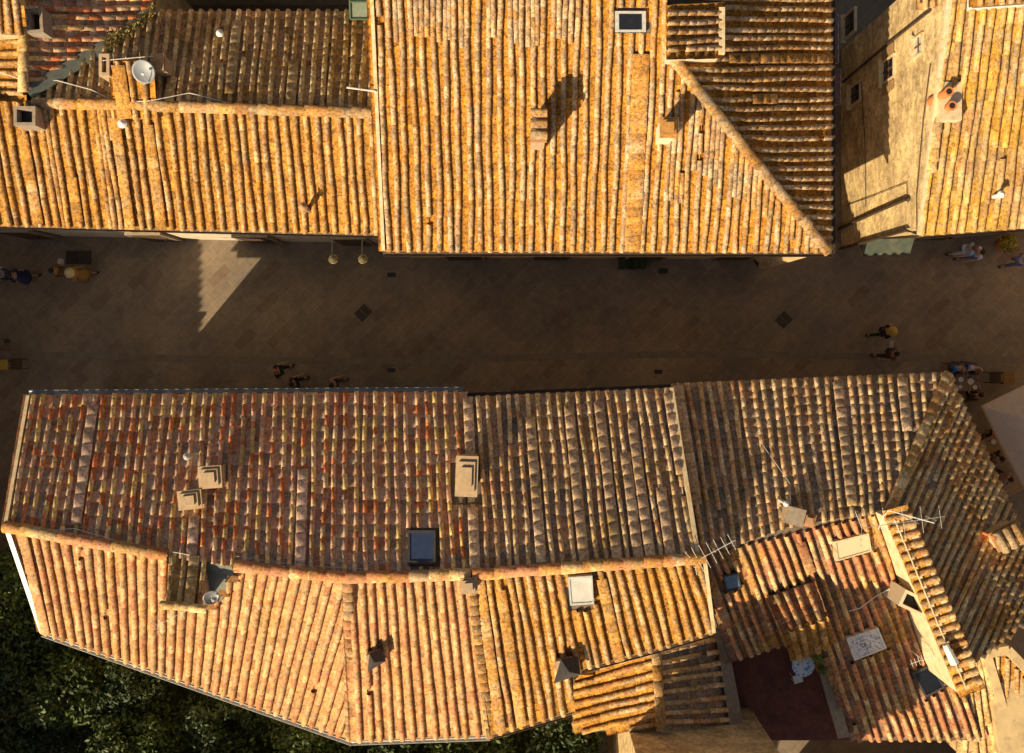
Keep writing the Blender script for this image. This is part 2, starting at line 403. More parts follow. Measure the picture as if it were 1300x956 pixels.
def top_mesh(mb, name, m, label, cat, group=None, bevel=0, smooth=False, kind=None):
    """one-mesh thing with its origin at its base"""
    v = np.array(mb.v); c = Vector((v[:, 0].mean(), v[:, 1].mean(), v[:, 2].min()))
    mb.v = [tuple(Vector(p) - c) for p in mb.v]
    o = mb.build(name, m, bevel=bevel, smooth=smooth); o.location = c
    return tag(o, label, cat, group, kind)

# ------------------------------------------------------------------ tiles
class TileSet:
    def __init__(s): s.V = []; s.Fq = []; s.Fn = []; s.C = []; s.n = 0
    def add(s, sec, quads, ngon, tint):
        """sec: (T, S, K, 3) sections; quads between consecutive sections; ngon: close first section"""
        T, S, K, _ = sec.shape
        if T == 0: return
        base = s.n + (np.arange(T) * S * K)[:, None]
        q = []
        for i in range(S - 1):
            for k in range(K - 1):
                q.append([i * K + k, i * K + k + 1, (i + 1) * K + k + 1, (i + 1) * K + k])
        q = np.array(q)
        s.Fq.append((base[:, :, None] + q[None]).reshape(-1, 4))
        if ngon: s.Fn.append((base + np.arange(K)[::-1][None]).reshape(-1, K))
        s.V.append(sec.reshape(-1, 3))
        s.C.append(np.repeat(tint, S * K, axis=0))
        s.n += T * S * K
    def build(s, name, m, parent):
        V = np.concatenate(s.V); C = np.concatenate(s.C)
        loops = []; sizes = []
        for q in s.Fq: loops.append(q.reshape(-1)); sizes.append(np.full(len(q), 4))
        for q in s.Fn: loops.append(q.reshape(-1)); sizes.append(np.full(len(q), q.shape[1]))
        loops = np.concatenate(loops).astype(np.int32); sizes = np.concatenate(sizes).astype(np.int32)
        V = V - np.array(wloc(parent))[None]
        me = bpy.data.meshes.new(name)
        me.vertices.add(len(V)); me.vertices.foreach_set('co', V.astype(np.float32).reshape(-1))
        me.loops.add(len(loops)); me.loops.foreach_set('vertex_index', loops)
        me.polygons.add(len(sizes)); st = np.concatenate([[0], np.cumsum(sizes)[:-1]]).astype(np.int32)
        me.polygons.foreach_set('loop_start', st); me.polygons.foreach_set('loop_total', sizes)
        me.update(calc_edges=True); me.validate()
        at = me.color_attributes.new('tint', 'FLOAT_COLOR', 'POINT')
        rgba = np.concatenate([C, np.ones((len(C), 1))], 1).astype(np.float32)
        at.data.foreach_set('color', rgba.reshape(-1))
        o = bpy.data.objects.new(name, me); COL.objects.link(o); me.materials.append(m); o.parent = parent
        return o

def unit(a): return a / np.maximum(1e-9, np.linalg.norm(a, axis=-1, keepdims=True))

def lay(ts, kind, c0, c1, nrm, w0, w1, tint, h=None, lift0=.0, lift1=.0, across=None):
    """c0/c1 (T,3) lower/upper centres"""
    T = len(c0)
    if T == 0: return
    d = unit(c1 - c0); n = np.broadcast_to(nrm, c0.shape)
    a = unit(np.cross(d, n)) if across is None else across
    w0 = np.broadcast_to(np.asarray(w0, float), (T,)); w1 = np.broadcast_to(np.asarray(w1, float), (T,))
    l0 = np.broadcast_to(np.asarray(lift0, float), (T,)); l1 = np.broadcast_to(np.asarray(lift1, float), (T,))
    def sect(c, w, l, prof):
        t = prof[:, 0][None] * w[:, None] / 2
        hh = prof[:, 1][None] * (h if kind != 'cover' else (w[:, None] * .60 if h is None else h)) + l[:, None]
        return c[:, None, :] + a[:, None, :] * t[..., None] + n[:, None, :] * hh[..., None]
    if kind == 'cover':
        t = np.linspace(0, math.pi, 8); prof = np.stack([-np.cos(t), np.sin(t)], 1)
        sec = np.stack([sect(c0, w0, l0, prof), sect(c1, w1, l1, prof)], 1)
        ts.add(sec, True, True, tint)
    elif kind == 'pan':
        h = .035 if h is None else h
        prof = np.array([[-1, 1], [-.86, 0], [.86, 0], [1, 1]], float)
        sec = np.stack([sect(c0, w0, l0 - .03, prof), sect(c0, w0, l0, prof), sect(c1, w1, l1, prof)], 1)
        ts.add(sec, True, False, tint)
    else:
        h = .03 if h is None else h
        prof = np.array([[-1, -.6], [-.93, .1], [-.6, .75], [0, 1], [.6, .75], [.93, .1], [1, -.6]], float)
        sec = np.stack([sect(c0, w0, l0, prof), sect(c1, w1, l1, prof)], 1)
        ts.add(sec, True, True, tint)

def inpoly(P, poly):
    x, y = P[..., 0], P[..., 1]; r = np.zeros(x.shape, bool); n = len(poly); j = n - 1
    for i in range(n):
        xi, yi = poly[i]; xj, yj = poly[j]
        if yi != yj:
            r ^= ((yi > y) != (yj > y)) & (x < (xj - xi) * (y - yi) / (yj - yi) + xi)
        j = i
    return r

def runs(mask):
    d = np.diff(np.concatenate([[0], mask.astype(int), [0]])); return list(zip(np.where(d == 1)[0], np.where(d == -1)[0]))

def roof_tiles(name, plane, quad, m, parent, pitch_px=13.4, n=None, clip=None, holes=(), flats=(), dense=(), L=.34,
               cw=.155, off=0.0, wob=.026, gaps=0.003, flatw=None, jit=1.0):
    """quad in photo pixels: eave-left, eave-right, ridge-right, ridge-left"""
    q = np.array(quad, float); clip = clip or quad
    e0, e1, r1, r0 = q
    if n is None:
        n = max(1, int(round((np.linalg.norm(e1 - e0) + np.linalg.norm(r1 - r0)) / 2 / pitch_px)))
    ts = TileSet()
    nrm = np.array(plane.n)
    VS = np.linspace(0, 1, 260)
    # flats -> row index and v range
    fl = {}
    for (a, b) in flats:
        a, b = np.array(a, float), np.array(b, float); mid = (a + b) / 2; best = None
        for i in range(n):
            u = (i + .5) / n; s0 = e0 + (e1 - e0) * u; s1 = r0 + (r1 - r0) * u; d = s1 - s0
            t = np.clip(((mid - s0) @ d) / (d @ d), 0, 1); dist = np.linalg.norm(mid - (s0 + d * t))
            if best is None or dist < best[0]: best = (dist, i, s0, d)
        _, i, s0, d = best
        va, vb = sorted([((a - s0) @ d) / (d @ d), ((b - s0) @ d) / (d @ d)])
        fl.setdefault(i, []).append((va, vb))
    def segs(u):
        s0 = e0 + (e1 - e0) * u; s1 = r0 + (r1 - r0) * u
        P = s0[None] + (s1 - s0)[None] * VS[:, None]
        mk = inpoly(P, clip)
        for hpoly in holes: mk &= ~inpoly(P, hpoly)
        out = []
        for a, b in runs(mk):
            if b - a < 3: continue
            out.append((VS[a], VS[min(b, len(VS) - 1)]))
        return s0, s1, out
    # whole-row world pitch for widths
    mid = plane.atn(np.array([(e0 + r0) / 2, (e1 + r1) / 2]))
    pitch = np.linalg.norm(mid[1] - mid[0]) / n
    UJ = RNG.uniform(-.09, .09, n + 2) / n
    def chain(u, va, vb, kind, lat):
        s0 = e0 + (e1 - e0) * u; s1 = r0 + (r1 - r0) * u
        A, B = plane.atn(np.array([s0 + (s1 - s0) * va, s0 + (s1 - s0) * vb]), off)
        Lr = np.linalg.norm(B - A)
        if Lr < .08: return
        k = max(1, int(round(Lr / L))); ph = 0
        t = np.linspace(0, 1, k + 1); t[1:-1] += RNG.uniform(-.14, .14, k - 1) / k * jit
        c = A[None] + (B - A)[None] * t[:, None]
        d = (B - A) / Lr; a = unit(np.cross(d, nrm)[None])[0]
        c0, c1 = c[:-1].copy(), c[1:] + d[None] * .05
        lz = lat(t[:-1] * Lr)
        c0 += a[None] * (lz + RNG.normal(0, .005 * jit, k))[:, None]; c1 += a[None] * (lat(t[1:] * Lr) + RNG.normal(0, .005 * jit, k))[:, None]
        tint = np.stack([RNG.random(k), RNG.random(k), np.full(k, {'pan': 0., 'cover': 1., 'flat': .75}[kind])], 1)
        if kind == 'cover':
            w = cw * RNG.uniform(.985, 1.015, k)
            keep = RNG.random(k) >= gaps
            c0, c1, w, tint = c0[keep], c1[keep], w[keep], tint[keep]; kk = len(w)
            lay(ts, 'cover', c0, c1, nrm, w * 1.0, w * .965, tint, None, RNG.uniform(.017, .022, kk), RNG.uniform(.012, .016, kk))
        elif kind == 'pan':
            lay(ts, 'pan', c0, c1, nrm, pitch * 1.04, pitch * .98, tint, .042, RNG.uniform(-.018, -.013, k), -.024)
        else:
            fw = flatw or pitch * 1.0
            lay(ts, 'flat', c0, c1, nrm, fw, fw * .97, tint, .028, RNG.uniform(.106, .120, k), .080)
    for i in range(-1, n + 1):                       # gutter rows lie between the cover rows
        u = (i + 1.0) / n
        if u > 1.0001: continue
        s0, s1, sg = segs(min(max(u, .002), .998))
        p1, p2 = RNG.uniform(0, 6.28, 2)
        lat = lambda x, p=p1: wob * .6 * np.sin(x * .9 + p)
        for va, vb in sg: chain(min(max(u, 0), 1), va, vb, 'pan', lat)
    for i in range(n):
        u = (i + .5) / n + UJ[i]; s0, s1, sg = segs(u); p1, p2 = RNG.uniform(0, 6.28, 2)
        lat = lambda x, p=p1, q2=p2: wob * (np.sin(x * .8 + p) + .5 * np.sin(x * 2.3 + q2))
        cut = fl.get(i, [])
        for va, vb in sg:
            pts = [(va, vb, 'cover')]
            for fa, fb in cut:
                new = []
                for a, b, k in pts:
                    if k != 'cover' or fb <= a or fa >= b: new.append((a, b, k)); continue
                    if fa > a: new.append((a, fa, 'cover'))
                    new.append((max(a, fa), min(b, fb), 'flat'))
                    if fb < b: new.append((fb, b, 'cover'))
                pts = new
            for a, b, k in pts: chain(u, a, b, k, lat if k == 'cover' else (lambda x: x * 0))
    for poly in dense:                                # extra cover rows squeezed between the others
        for i in range(1, n):
            u = i / n + RNG.uniform(-.06, .06) / n
            s0 = e0 + (e1 - e0) * u; s1 = r0 + (r1 - r0) * u
            P = s0[None] + (s1 - s0)[None] * VS[:, None]
            mk = inpoly(P, poly) & inpoly(P, clip)
            for hp in holes: mk &= ~inpoly(P, hp)
            if RNG.random() < .12: continue
            for a, b in runs(mk):
                a2 = a + int(RNG.integers(0, 9)); b2 = b - 1
                if b2 - a2 < 8: continue
                chain(u, VS[a2], VS[b2], 'cover', lambda x, p=RNG.uniform(0, 6): wob * np.sin(x + p))
    return ts.build(name, m, parent)

def cap_row(name, pts, m, parent, w=.27, L=.5, h=None, kind='cover', lift=.07, up=(0, 0, 1), step=.03):
    ts = TileSet(); up = np.array(up, float)
    for A, B in zip(pts[:-1], pts[1:]):
        A, B = np.array(A), np.array(B); Lr = np.linalg.norm(B - A); k = max(1, round(Lr / L))
        t = np.linspace(0, 1, k + 1); c = A[None] + (B - A)[None] * t[:, None]
        d = (B - A) / Lr; a = unit(np.cross(d, up)[None])[0]; nn = np.cross(a, d)
        c0, c1 = c[:-1] + a * RNG.normal(0, .008, (k, 1)), c[1:] + d * .05 + a * RNG.normal(0, .008, (k, 1))
        tint = np.stack([RNG.random(k), RNG.random(k), np.full(k, 1.)], 1)
        lay(ts, kind, c0, c1, nn, w * RNG.uniform(.96, 1.04, k), w * .9, tint, h, lift + step, lift)
    return ts.build(name, m, parent)

def inset(poly, dists):
    """poly: list of Vector (xy), counter-clockwise or clockwise; move edge i (from i to i+1) inwards by dists[i]"""
    n = len(poly); area = sum(poly[i].x * poly[(i + 1) % n].y - poly[(i + 1) % n].x * poly[i].y for i in range(n))
    sgn = 1 if area > 0 else -1; L = []
    for i in range(n):
        a, b = poly[i], poly[(i + 1) % n]; d = Vector((b.x - a.x, b.y - a.y)).normalized(); nn = Vector((-d.y, d.x)) * sgn
        L.append((Vector((a.x, a.y)) + nn * dists[i], d))
    out = []
    for i in range(n):
        p, d = L[i - 1]; q, e = L[i]
        den = d.x * e.y - d.y * e.x
        if abs(den) < 1e-6: out.append(q); continue
        t = ((q.x - p.x) * e.y - (q.y - p.y) * e.x) / den; out.append(p + d * t)
    return out

def roof_body(root, plane, clip, wallmat, ins, zb=0.0, name='wall', off=0.0, deck=True, thick=.10, drop=.16):
    """slab under the tiles and the wall prism below it"""
    top = [plane.at(*p, off=off - .045) for p in clip]
    if deck:
        MB().prism([v - Vector((0, 0, thick)) for v in top], top).build('roof_deck', M_DECK, root)
    if wallmat is not None:
        d = [ins] * len(clip) if isinstance(ins, (int, float)) else ins
        xy = inset(top, d)
        tp = [Vector((p.x, p.y, plane.zxy(p.x, p.y, off) - drop)) for p in xy]
        bt = [Vector((p.x, p.y, zb)) for p in xy]
        return MB().prism(bt, tp).build(name, wallmat, root)

def gutter(root, pts, r=.065, m=None, name='gutter'):
    """half-round gutter along the eave"""
    mb = MB(); pts = [Vector(p) for p in pts]; seg = 6; vs = []; fs = []
    for i, p in enumerate(pts):
        d = (pts[min(i + 1, len(pts) - 1)] - pts[max(i - 1, 0)]).normalized(); a = d.cross(Vector((0, 0, 1))).normalized()
        for rr in (r, r * .82):
            for k in range(seg + 1):
                t = math.pi * k / seg; vs.append(p + a * math.cos(t) * rr - Vector((0, 0, 1)) * math.sin(t) * rr)
    K = 2 * (seg + 1)
    for i in range(len(pts) - 1):
        for k in range(seg):
            fs.append((i * K + k, i * K + k + 1, (i + 1) * K + k + 1, (i + 1) * K + k))
            fs.append((i * K + seg + 1 + k, (i + 1) * K + seg + 1 + k, (i + 1) * K + seg + 2 + k, i * K + seg + 2 + k))
        for k, k2 in ((0, seg + 1), (seg, K - 1)): fs.append((i * K + k, (i + 1) * K + k, (i + 1) * K + k2, i * K + k2))
    return mb.add(vs, fs).build(name, m or M_GUTTER, root)

def verge(root, a, b, w=.14, h=.10, m=None, name='verge_band'):
    a, b = Vector(a), Vector(b); d = (b - a).normalized(); s = d.cross(Vector((0, 0, 1))).normalized() * w / 2; z = Vector((0, 0, h))
    return MB().prism([a - s - z, a + s - z, b + s - z, b - s - z], [a - s + z * .7, a + s + z * .7, b + s + z * .7, b - s + z * .7]).build(name, m or M_VERGE, root)

# ------------------------------------------------------------------ wall openings
def opening(root, c, w, h, face, kind='window', shut=None, glass=None):
    """c: centre on the outer wall face; face: outward direction (x,y)"""
    nx, ny = face; rz = math.atan2(ny, nx) - math.pi / 2 + math.pi
    def P(u, v, o): t = rotz((u, 0, 0), rz); return Vector(c) + t + Vector((nx * o, ny * o, v))
    fr = MB(); t = .07
    for u, v, sw, sh in ((-(w / 2 + t / 2), 0, t, h + 2 * t), (w / 2 + t / 2, 0, t, h + 2 * t), (0, h / 2 + t / 2, w, t), (0, -h / 2 - t / 2, w, t)):
        fr.box(P(u, v, .02), (sw, .10, sh), rz)
    name = 'window' if kind == 'window' else 'door'
    f = fr.build(name, M_VERGE if kind == 'window' else M_CHIMG, root)
    if kind == 'window':
        MB().box(P(0, 0, .012), (w, .03, h), rz).build('pane', glass or G_DARK, f)
        b = MB(); b.box(P(0, 0, .035), (.05, .03, h), rz); b.box(P(0, 0, .036), (w, .03, .05), rz); b.build('sash', M_BROWNP, f)
        MB().box(P(0, -h / 2 - .10, .06), (w + .3, .2, .07), rz).build('sill', M_VERGE, f)
        if shut:
            for sg in (-1, 1):
                s = MB(); s.box(P(sg * (w / 2 + .10 + w / 4), 0, .055), (w / 2, .045, h), rz)
                for j in range(9): s.box(P(sg * (w / 2 + .10 + w / 4), -h / 2 + h * (j + .5) / 9, .08), (w / 2 - .08, .02, .05), rz)
                s.build('shutter', shut, f)
    else:
        MB().box(P(0, 0, .03), (w, .07, h), rz).build('door_leaf', shut or M_WOODD, f)
        MB().box(P(w * .36, 0, .10), (.04, .06, .14), rz).build('handle', M_IRON, f)
    return f

# ------------------------------------------------------------------ chimneys, skylights, aerials
def chimney(root, plane, tx, ty, h, sx, sy, rz=0, m=None, style='tile', capm=None, name='chimney', below=.6):
    """tx,ty: photo position of the top's centre"""
    p = plane.at(tx, ty, off=0); p = plane.at(tx, ty, off=h * plane.n.z); base = p.z - h
    c = Vector((p.x, p.y, 0)); rz = R(rz)
    m = m or M_CHIM; capm = capm or M_LICHB
    zt = base + h
    if style == 'tile':        # open top with tile slats under a small tiled cap
        o = MB().box((c.x, c.y, (base - below + zt - .28) / 2), (sx, sy, zt - .28 - base + below), rz).build(name, m, root, bevel=.012)
        MB().box((c.x, c.y, zt - .25), (sx * 1.18, sy * 1.18, .06), rz).build('ledge', M_BRICK, o)
        pr = MB()
        for ux in (-1, 1):
            for uy in (-1, 0, 1):
                d = rotz((ux * sx * .40, uy * sy * .38, 0), rz); pr.box((c.x + d.x, c.y + d.y, zt - .15), (.07, .09, .15), rz)
        pr.build('flue_pier', M_BRICK, o)
        k = max(2, int(sy / .2)); ts = TileSet()
        for i in range(k):
            y = (-.5 + (i + .5) / k) * sy * 1.15
            a = Vector((c.x, c.y, zt - .07)) + rotz((-sx * .6, y, 0), rz); b = Vector((c.x, c.y, zt - .07)) + rotz((sx * .6, y, 0), rz)
            a0, b0 = np.array([a]), np.array([b])
            lay(ts, 'cover', a0, b0, np.array([0, 0, 1.]), sy * 1.1 / k, sy / k, np.array([[random.random(), random.random(), 1.]]), None, .0, .02)
        ts.build('cap_tiles', T_BIG, o)
    elif style == 'steps':     # stepped square brick cap
        o = MB().box((c.x, c.y, (base - below + zt - .24) / 2), (sx * .86, sy * .86, zt - .24 - base + below), rz).build(name, m, root, bevel=.012)
        s = MB(); z = zt - .24
        for i in range(3):
            k = 1.12 - i * .30; s.box((c.x, c.y, z + .03), (sx * k, sy * k, .06), rz); z += .06
        s.build('stepped_cap', capm, o)
    elif style == 'box':       # plain rendered stack with an opening and slab cap
        o = MB().box((c.x, c.y, (base - below + zt - .2) / 2), (sx, sy, zt - .2 - base + below), rz).build(name, m, root, bevel=.015)
        lg = MB()
        for ux in (-1, 1):
            for uy in (-1, 1):
                d = rotz((ux * sx * .42, uy * sy * .42, 0), rz); lg.box((c.x + d.x, c.y + d.y, zt - .13), (.08, .08, .14), rz)
        lg.build('cap_leg', M_BRICK, o)
        MB().box((c.x, c.y, zt - .04), (sx * 1.12, sy * 1.12, .05), rz).build('cap_slab', capm, o)
    elif style == 'open':      # open shaft with a dark flue
        t = .09; o = MB()
        for ux, uy, wx, wy in ((-1, 0, t, sy), (1, 0, t, sy), (0, -1, sx - 2 * t, t), (0, 1, sx - 2 * t, t)):
            d = rotz((ux * (sx / 2 - t / 2), uy * (sy / 2 - t / 2), 0), rz)
            o.box((c.x + d.x, c.y + d.y, (base - below + zt) / 2), (wx, wy, zt - base + below), rz)
        o = o.build(name, m, root)
        MB().box((c.x, c.y, zt - .3), (sx - 2 * t, sy - 2 * t, .05), rz).build('flue_opening', M_BLACK, o)
    elif style == 'pipe':      # metal or clay pipe with a hat
        o = MB().lathe((c.x, c.y, base - below), [(sx / 2, 0), (sx / 2, h + below - .12)], 12).build(name, m, root, smooth=False)
        MB().lathe((c.x, c.y, zt - .10), [(sx * .85, 0), (sx * .9, .03), (.02, .12)], 12).build('rain_hat', capm, o)
    elif style == 'pot':
        o = MB().lathe((c.x, c.y, base - below), [(sx * .5, 0), (sx * .5, below + h * .15), (sx * .42, below + h * .3), (sx * .36, below + h * .8), (sx * .48, below + h * .92), (sx * .46, below + h)], 14).build(name, m, root)
        MB().lathe((c.x, c.y, zt - .02), [(sx * .30, 0), (sx * .28, .024)], 12).build('flue_opening', M_BLACK, o)
    return o

def skylight(root, plane, quad, h=.12, m=None, g=None, fw=.07, bars=0):
    c = [plane.at(*p, off=h) for p in quad]; n = plane.n; mid = sum(c, Vector()) / 4
    fr = MB()
    for i in range(4):
        a, b = c[i], c[(i + 1) % 4]; ia = a + (mid - a).normalized() * fw * 1.41; ib = b + (mid - b).normalized() * fw * 1.41
        fr.prism([a - n * (h + .05), b - n * (h + .05), ib - n * (h + .05), ia - n * (h + .05)], [a, b, ib, ia])
    f = fr.build('skylight', m or M_ZINC, root)
    ii = [a + (mid - a).normalized() * fw * 1.38 for a in c]
    MB().prism([v - n * .06 for v in ii], [v - n * .025 for v in ii]).build('pane', g or G_DARK, f)
    if bars:
        b = MB()
        for k in range(1, bars + 1):
            p, q = ii[0].lerp(ii[1], k / (bars + 1)), ii[3].lerp(ii[2], k / (bars + 1)); b.tube([p, q], .015, 4)
        b.build('glazing_bar', m or M_ZINC, f)
    return f

def yagi(name, label, base, h, az, L, n, el, tilt=0, comb=False, elh=0, m=None, off=0.0):
    """aerial: mast at base (world), boom centred on the mast top"""
    m = m or M_TIN
    root = empty(name, base, label, 'antenna', 'television aerials on the roofs')
    MB().tube([(0, 0, -.3), (0, 0, h + .08)], .015, 6).build('mast', m, root, world=False)
    a = R(az); d = Vector((math.cos(a), math.sin(a), tilt)).normalized(); s = d.cross(Vector((0, 0, 1))).normalized()
    o = Vector((0, 0, h))
    MB().tube([o - d * (L / 2 - off), o + d * (L / 2 + off)], .010, 5).build('boom', m, root, world=False)
    e = MB()
    for i in range(n):
        p = o + d * (-L / 2 + off + L * (i + .5) / n); l = el * (1 - .45 * i / n)
        if elh and i % 2: e.tube([p - Vector((0, 0, 1)) * l * .5, p + Vector((0, 0, 1)) * l * .5], .008, 4)
        else: e.tube([p - s * l / 2, p + s * l / 2], .006, 4)
    e.build('dipole_elements', m, root, world=False)
    if comb:
        q = o - d * (L / 2 - off); c = MB()
        for sg in (-1, 1):
            c.tube([q, q + s * el * .45 * sg - d * .12], .007, 4)
            for k in range(3): c.tube([q + s * el * .15 * (k + 1) * sg - d * .08 + Vector((0, 0, -.12)), q + s * el * .15 * (k + 1) * sg - d * .08 + Vector((0, 0, .12))], .007, 4)
        c.build('reflector', m, root, world=False)
    return root

def dish(name, label, base, h, r, az, el, m, faceup=False):
    root = empty(name, base, label, 'satellite dish', 'satellite dishes on the roofs')
    MB().tube([(0, 0, -.2), (0, 0, h)], .025, 6).build('mast', M_TIN, root, world=False)
    d = Vector((math.cos(R(az)) * math.cos(R(el)), math.sin(R(az)) * math.cos(R(el)), math.sin(R(el))))
    q = d.to_track_quat('Z', 'Y').to_matrix(); o = Vector((0, 0, h)); mb = MB(); vs = []; fs = []; seg = 28; rings = 6
    for side in (0, 1):
        for i in range(rings + 1):
            rr = r * i / rings
            for k in range(seg):
                t = 2 * math.pi * k / seg; z = .28 * rr * rr / r - (.012 if side else 0)
                vs.append(o + q @ Vector((rr * math.cos(t), rr * 1.08 * math.sin(t), z)))
    K = (rings + 1) * seg
    for i in range(rings):
        for k in range(seg):
            a, b, c2, d2 = i * seg + k, i * seg + (k + 1) % seg, (i + 1) * seg + (k + 1) % seg, (i + 1) * seg + k
            fs.append((a, b, c2, d2)); fs.append((K + d2, K + c2, K + b, K + a))
    for k in range(seg):
        a, b = rings * seg + k, rings * seg + (k + 1) % seg; fs.append((a, b, K + b, K + a))
    mb.add(vs, fs).build('reflector', m, root, world=False, smooth=True)
    tip = o + q @ Vector((0, -.15 * r, r * .95))
    MB().tube([o + q @ Vector((0, -r * .95, .25 * r)), tip], .014, 5).build('feed_arm', M_TIN, root, world=False)
    MB().tube([tip, tip + (o - tip).normalized() * .10], .035, 8).build('receiver', M_WHITE, root, world=False)
    return root

def cable(name, pts, r, m, label, cat='cable', sag=0):
    P = [Vector(p) for p in pts]; out = []
    for a, b in zip(P[:-1], P[1:]):
        for k in range(8):
            t = k / 8; out.append(a.lerp(b, t) - Vector((0, 0, sag * 4 * t * (1 - t))))
    out.append(P[-1])
    return top_mesh(MB().tube(out, r, 5), name, m, label, cat)

# ================================================================== THE GROUND
def sheet(name, pts, z, m, kind='structure'):
    o = MB().add([(x, y, z) for x, y in pts], [tuple(range(len(pts)))]).build(name, m); tag(o, kind=kind); return o
sheet('ground', [(-260, -260), (260, -260), (260, 260), (-260, 260)], -.012, M_LAWN)
g1 = [W(x, y, 0) for x, y in ((-60, 660), (12, 660), (45, 760), (300, 780), (940, 820), (1000, 1010), (-60, 1010))]
sheet('street', [(-45, -34), (45, -34), (45, 34), (-45, 34)], -.004, M_PAVE)
sheet('garden_ground', [(-19.4, -24), (-15.6, -6.8), (-13.2, -8.3), (-9, -10.8), (3.2, -10.8), (3.2, -24)], .004, M_EARTH)

# ================================================================== BUILDINGS
def bld(name, px, py, label, cat='house', group='terracotta roofed town houses'):
    return empty(name, W(px, py, 0), label, cat, group)

# ---- A: upper left house
PA = Plane((0, 287, 7), (485, 299, 7), (240, 138, 8.25))
A = bld('town_house', 250, 200, 'upper left house with sunlit tiled roof and a satellite dish standing on its ridge')
zA = lambda x, y: PA.z(x, y)
eA = [(-60, 285.5), (485, 298.5), (477, 145), (-93, 128)]
PB = Plane((40, 112, 8.25), (195, 10, 7.15), (40, 0, 8.3))
PAn = Plane((50, 131, zA(50, 131)), (477, 145, zA(477, 145)), (330, 14, 7.15))
roof_tiles('roof', PA, eA, T_WEST, A, 13.4, flats=[((155, 150), (168, 292)), ((100, 225), (104, 280)), ((190, 160), (215, 290)), ((38, 170), (52, 282))], L=.31,
           dense=[[(125, 140), (140, 140), (160, 300), (140, 300)], [(58, 140), (72, 140), (88, 290), (70, 290)]])
roof_body(A, PA, eA, M_PLASTER, [.42, .05, 0, .1])
eAn = [(480, 14), (204, 14), (150, 48), (45, 118), (40, 131), (477, 145)]
roof_tiles('roof', PAn, [(484, 14), (62, 14), (40, 131), (477, 145)], T_DARK, A, 12.6, clip=eAn, flats=[((376, 80), (376, 140)), ((305, 30), (300, 120)), ((215, 100), (214, 130))], L=.28, cw=.15)
roof_body(A, PAn, eAn, M_PLASTER, [.3, .05, .05, .05, .0, .0])
pts = [PA.at(x, y, .02) for x, y in ((44, 131), (160, 134), (300, 138), (477, 144))]
cap_row('ridge_cap', pts, T_WEST, A, w=.34, L=.72, lift=.02, step=.012)
verge(A, PA.at(487, 297, .03), PA.at(478, 143, .03), w=.22)
gutter(A, [PA.at(-60, 286.5, -.06), PA.at(486, 300, -.06)], .055)
roof_tiles('roof_saddle', PA, [(154, 152), (194, 152), (188, 80), (143, 80)], T_BIG, A, 13.5, off=.12, flats=[((150, 85), (160, 150))], flatw=.42)
for x in (62, 121, 246, 303, 385, 474):
    wy = 3.86 + (x / 485) * -.2
    X = (x - 650) / F * 30.5
    opening(A, (X, PA.at(x, 287 + x / 485 * 12).y + .415, 5.0), .8, 1.3, (0, -1), shut=M_BROWNP)
for x in (40, 200, 330, 450):
    X = (x - 650) / F * 35; opening(A, (X, PA.at(x, 287 + x / 485 * 12).y + .415, 1.25), 1.1, 2.3, (0, -1), 'door', shut=M_WOODD)
# chimneys beside the dish
chimney(A, PAn, 132, 82, .95, .30, .62, 0, M_CHIM, 'open')
chimney(A, PAn, 199, 78, .95, .34, .42, 0, M_CHIM, 'box', M_BRICK)
chimney(A, PA, 154, 156, .35, .16, .16, 0, M_WHITE, 'pipe', M_WHITE, name='vent_pipe')
chimney(A, PA, 384, 262, .75, .15, .15, 0, M_CHIMG, 'pipe', M_BRICK, name='vent_pipe')
chimney(A, PAn, 278, 41, .3, .13, .13, 0, M_WHITE, 'pipe', M_WHITE, name='vent_pipe')
# valley flashing
vl = [PB.at(*p, off=.05) for p in ((36, 118), (150, 50), (196, 12))]
mbv = MB()
for a, b in zip(vl[:-1], vl[1:]):
    d = (b - a).normalized(); s = d.cross(Vector((0, 0, 1))).normalized() * .2; z = Vector((0, 0, .03))
    mbv.prism([a - s, a + s, b + s, b - s], [a - s + z * 2, a + s + z * 2, b + s + z * 2, b - s + z * 2])
mbv.build('valley_flashing', M_LEAD_SHADOW, A)

# ---- B: far upper left house, rows running across
B = bld('town_house', 60, 40, 'corner house at the top left whose tile rows run sideways, with weeds along its valley')
eB = [(196, 11), (42, 113), (33, 120), (33, -60), (196, -60)]
roof_tiles('roof', PB, [(196, 120), (196, -60), (33, -60), (33, 120)], T_MIXED, B, 12.5, clip=eB, L=.36, cw=.15)
roof_body(B, PB, eB, M_OCHREPL, [.05, .05, .0, .1, .3])
PB2 = Plane((33, 112, 8.3), (33, 0, 8.3), (-20, 60, 7.6))
eB2 = [(-60, -60), (-60, 140), (0, 143), (31, 128), (31, -60)]
roof_tiles('roof', PB2, [(-60, -60), (-60, 140), (31, 140), (31, -60)], T_WEST, B, 13, clip=eB2, L=.36)
roof_body(B, PB2, eB2, M_OCHREPL, .08)
cap_row('ridge_cap', [PB.at(32, 118, .06), PB.at(32, -60, .06)], T_DARK, B, w=.3, L=.6)
chimney(B, PB, 31, 147, .5, .62, .55, 0, M_CHIMG, 'open', name='chimney')
chimney(B, PB, 44, 26, .6, .45, .7, 4, M_CHIMG, 'open', name='chimney')
PBs = Plane((0, 42, 8.9), (32, 42, 8.9), (0, 0, 9.3))
eBs = [(-40, 40), (28, 44), (30, 18), (8, -30), (-40, -30)]
roof_tiles('roof', PBs, [(-40, 40), (30, 44), (22, -30), (-40, -30)], T_BIG, B, 12, clip=eBs)
roof_body(B, PBs, eBs, M_OCHREPL, .05)

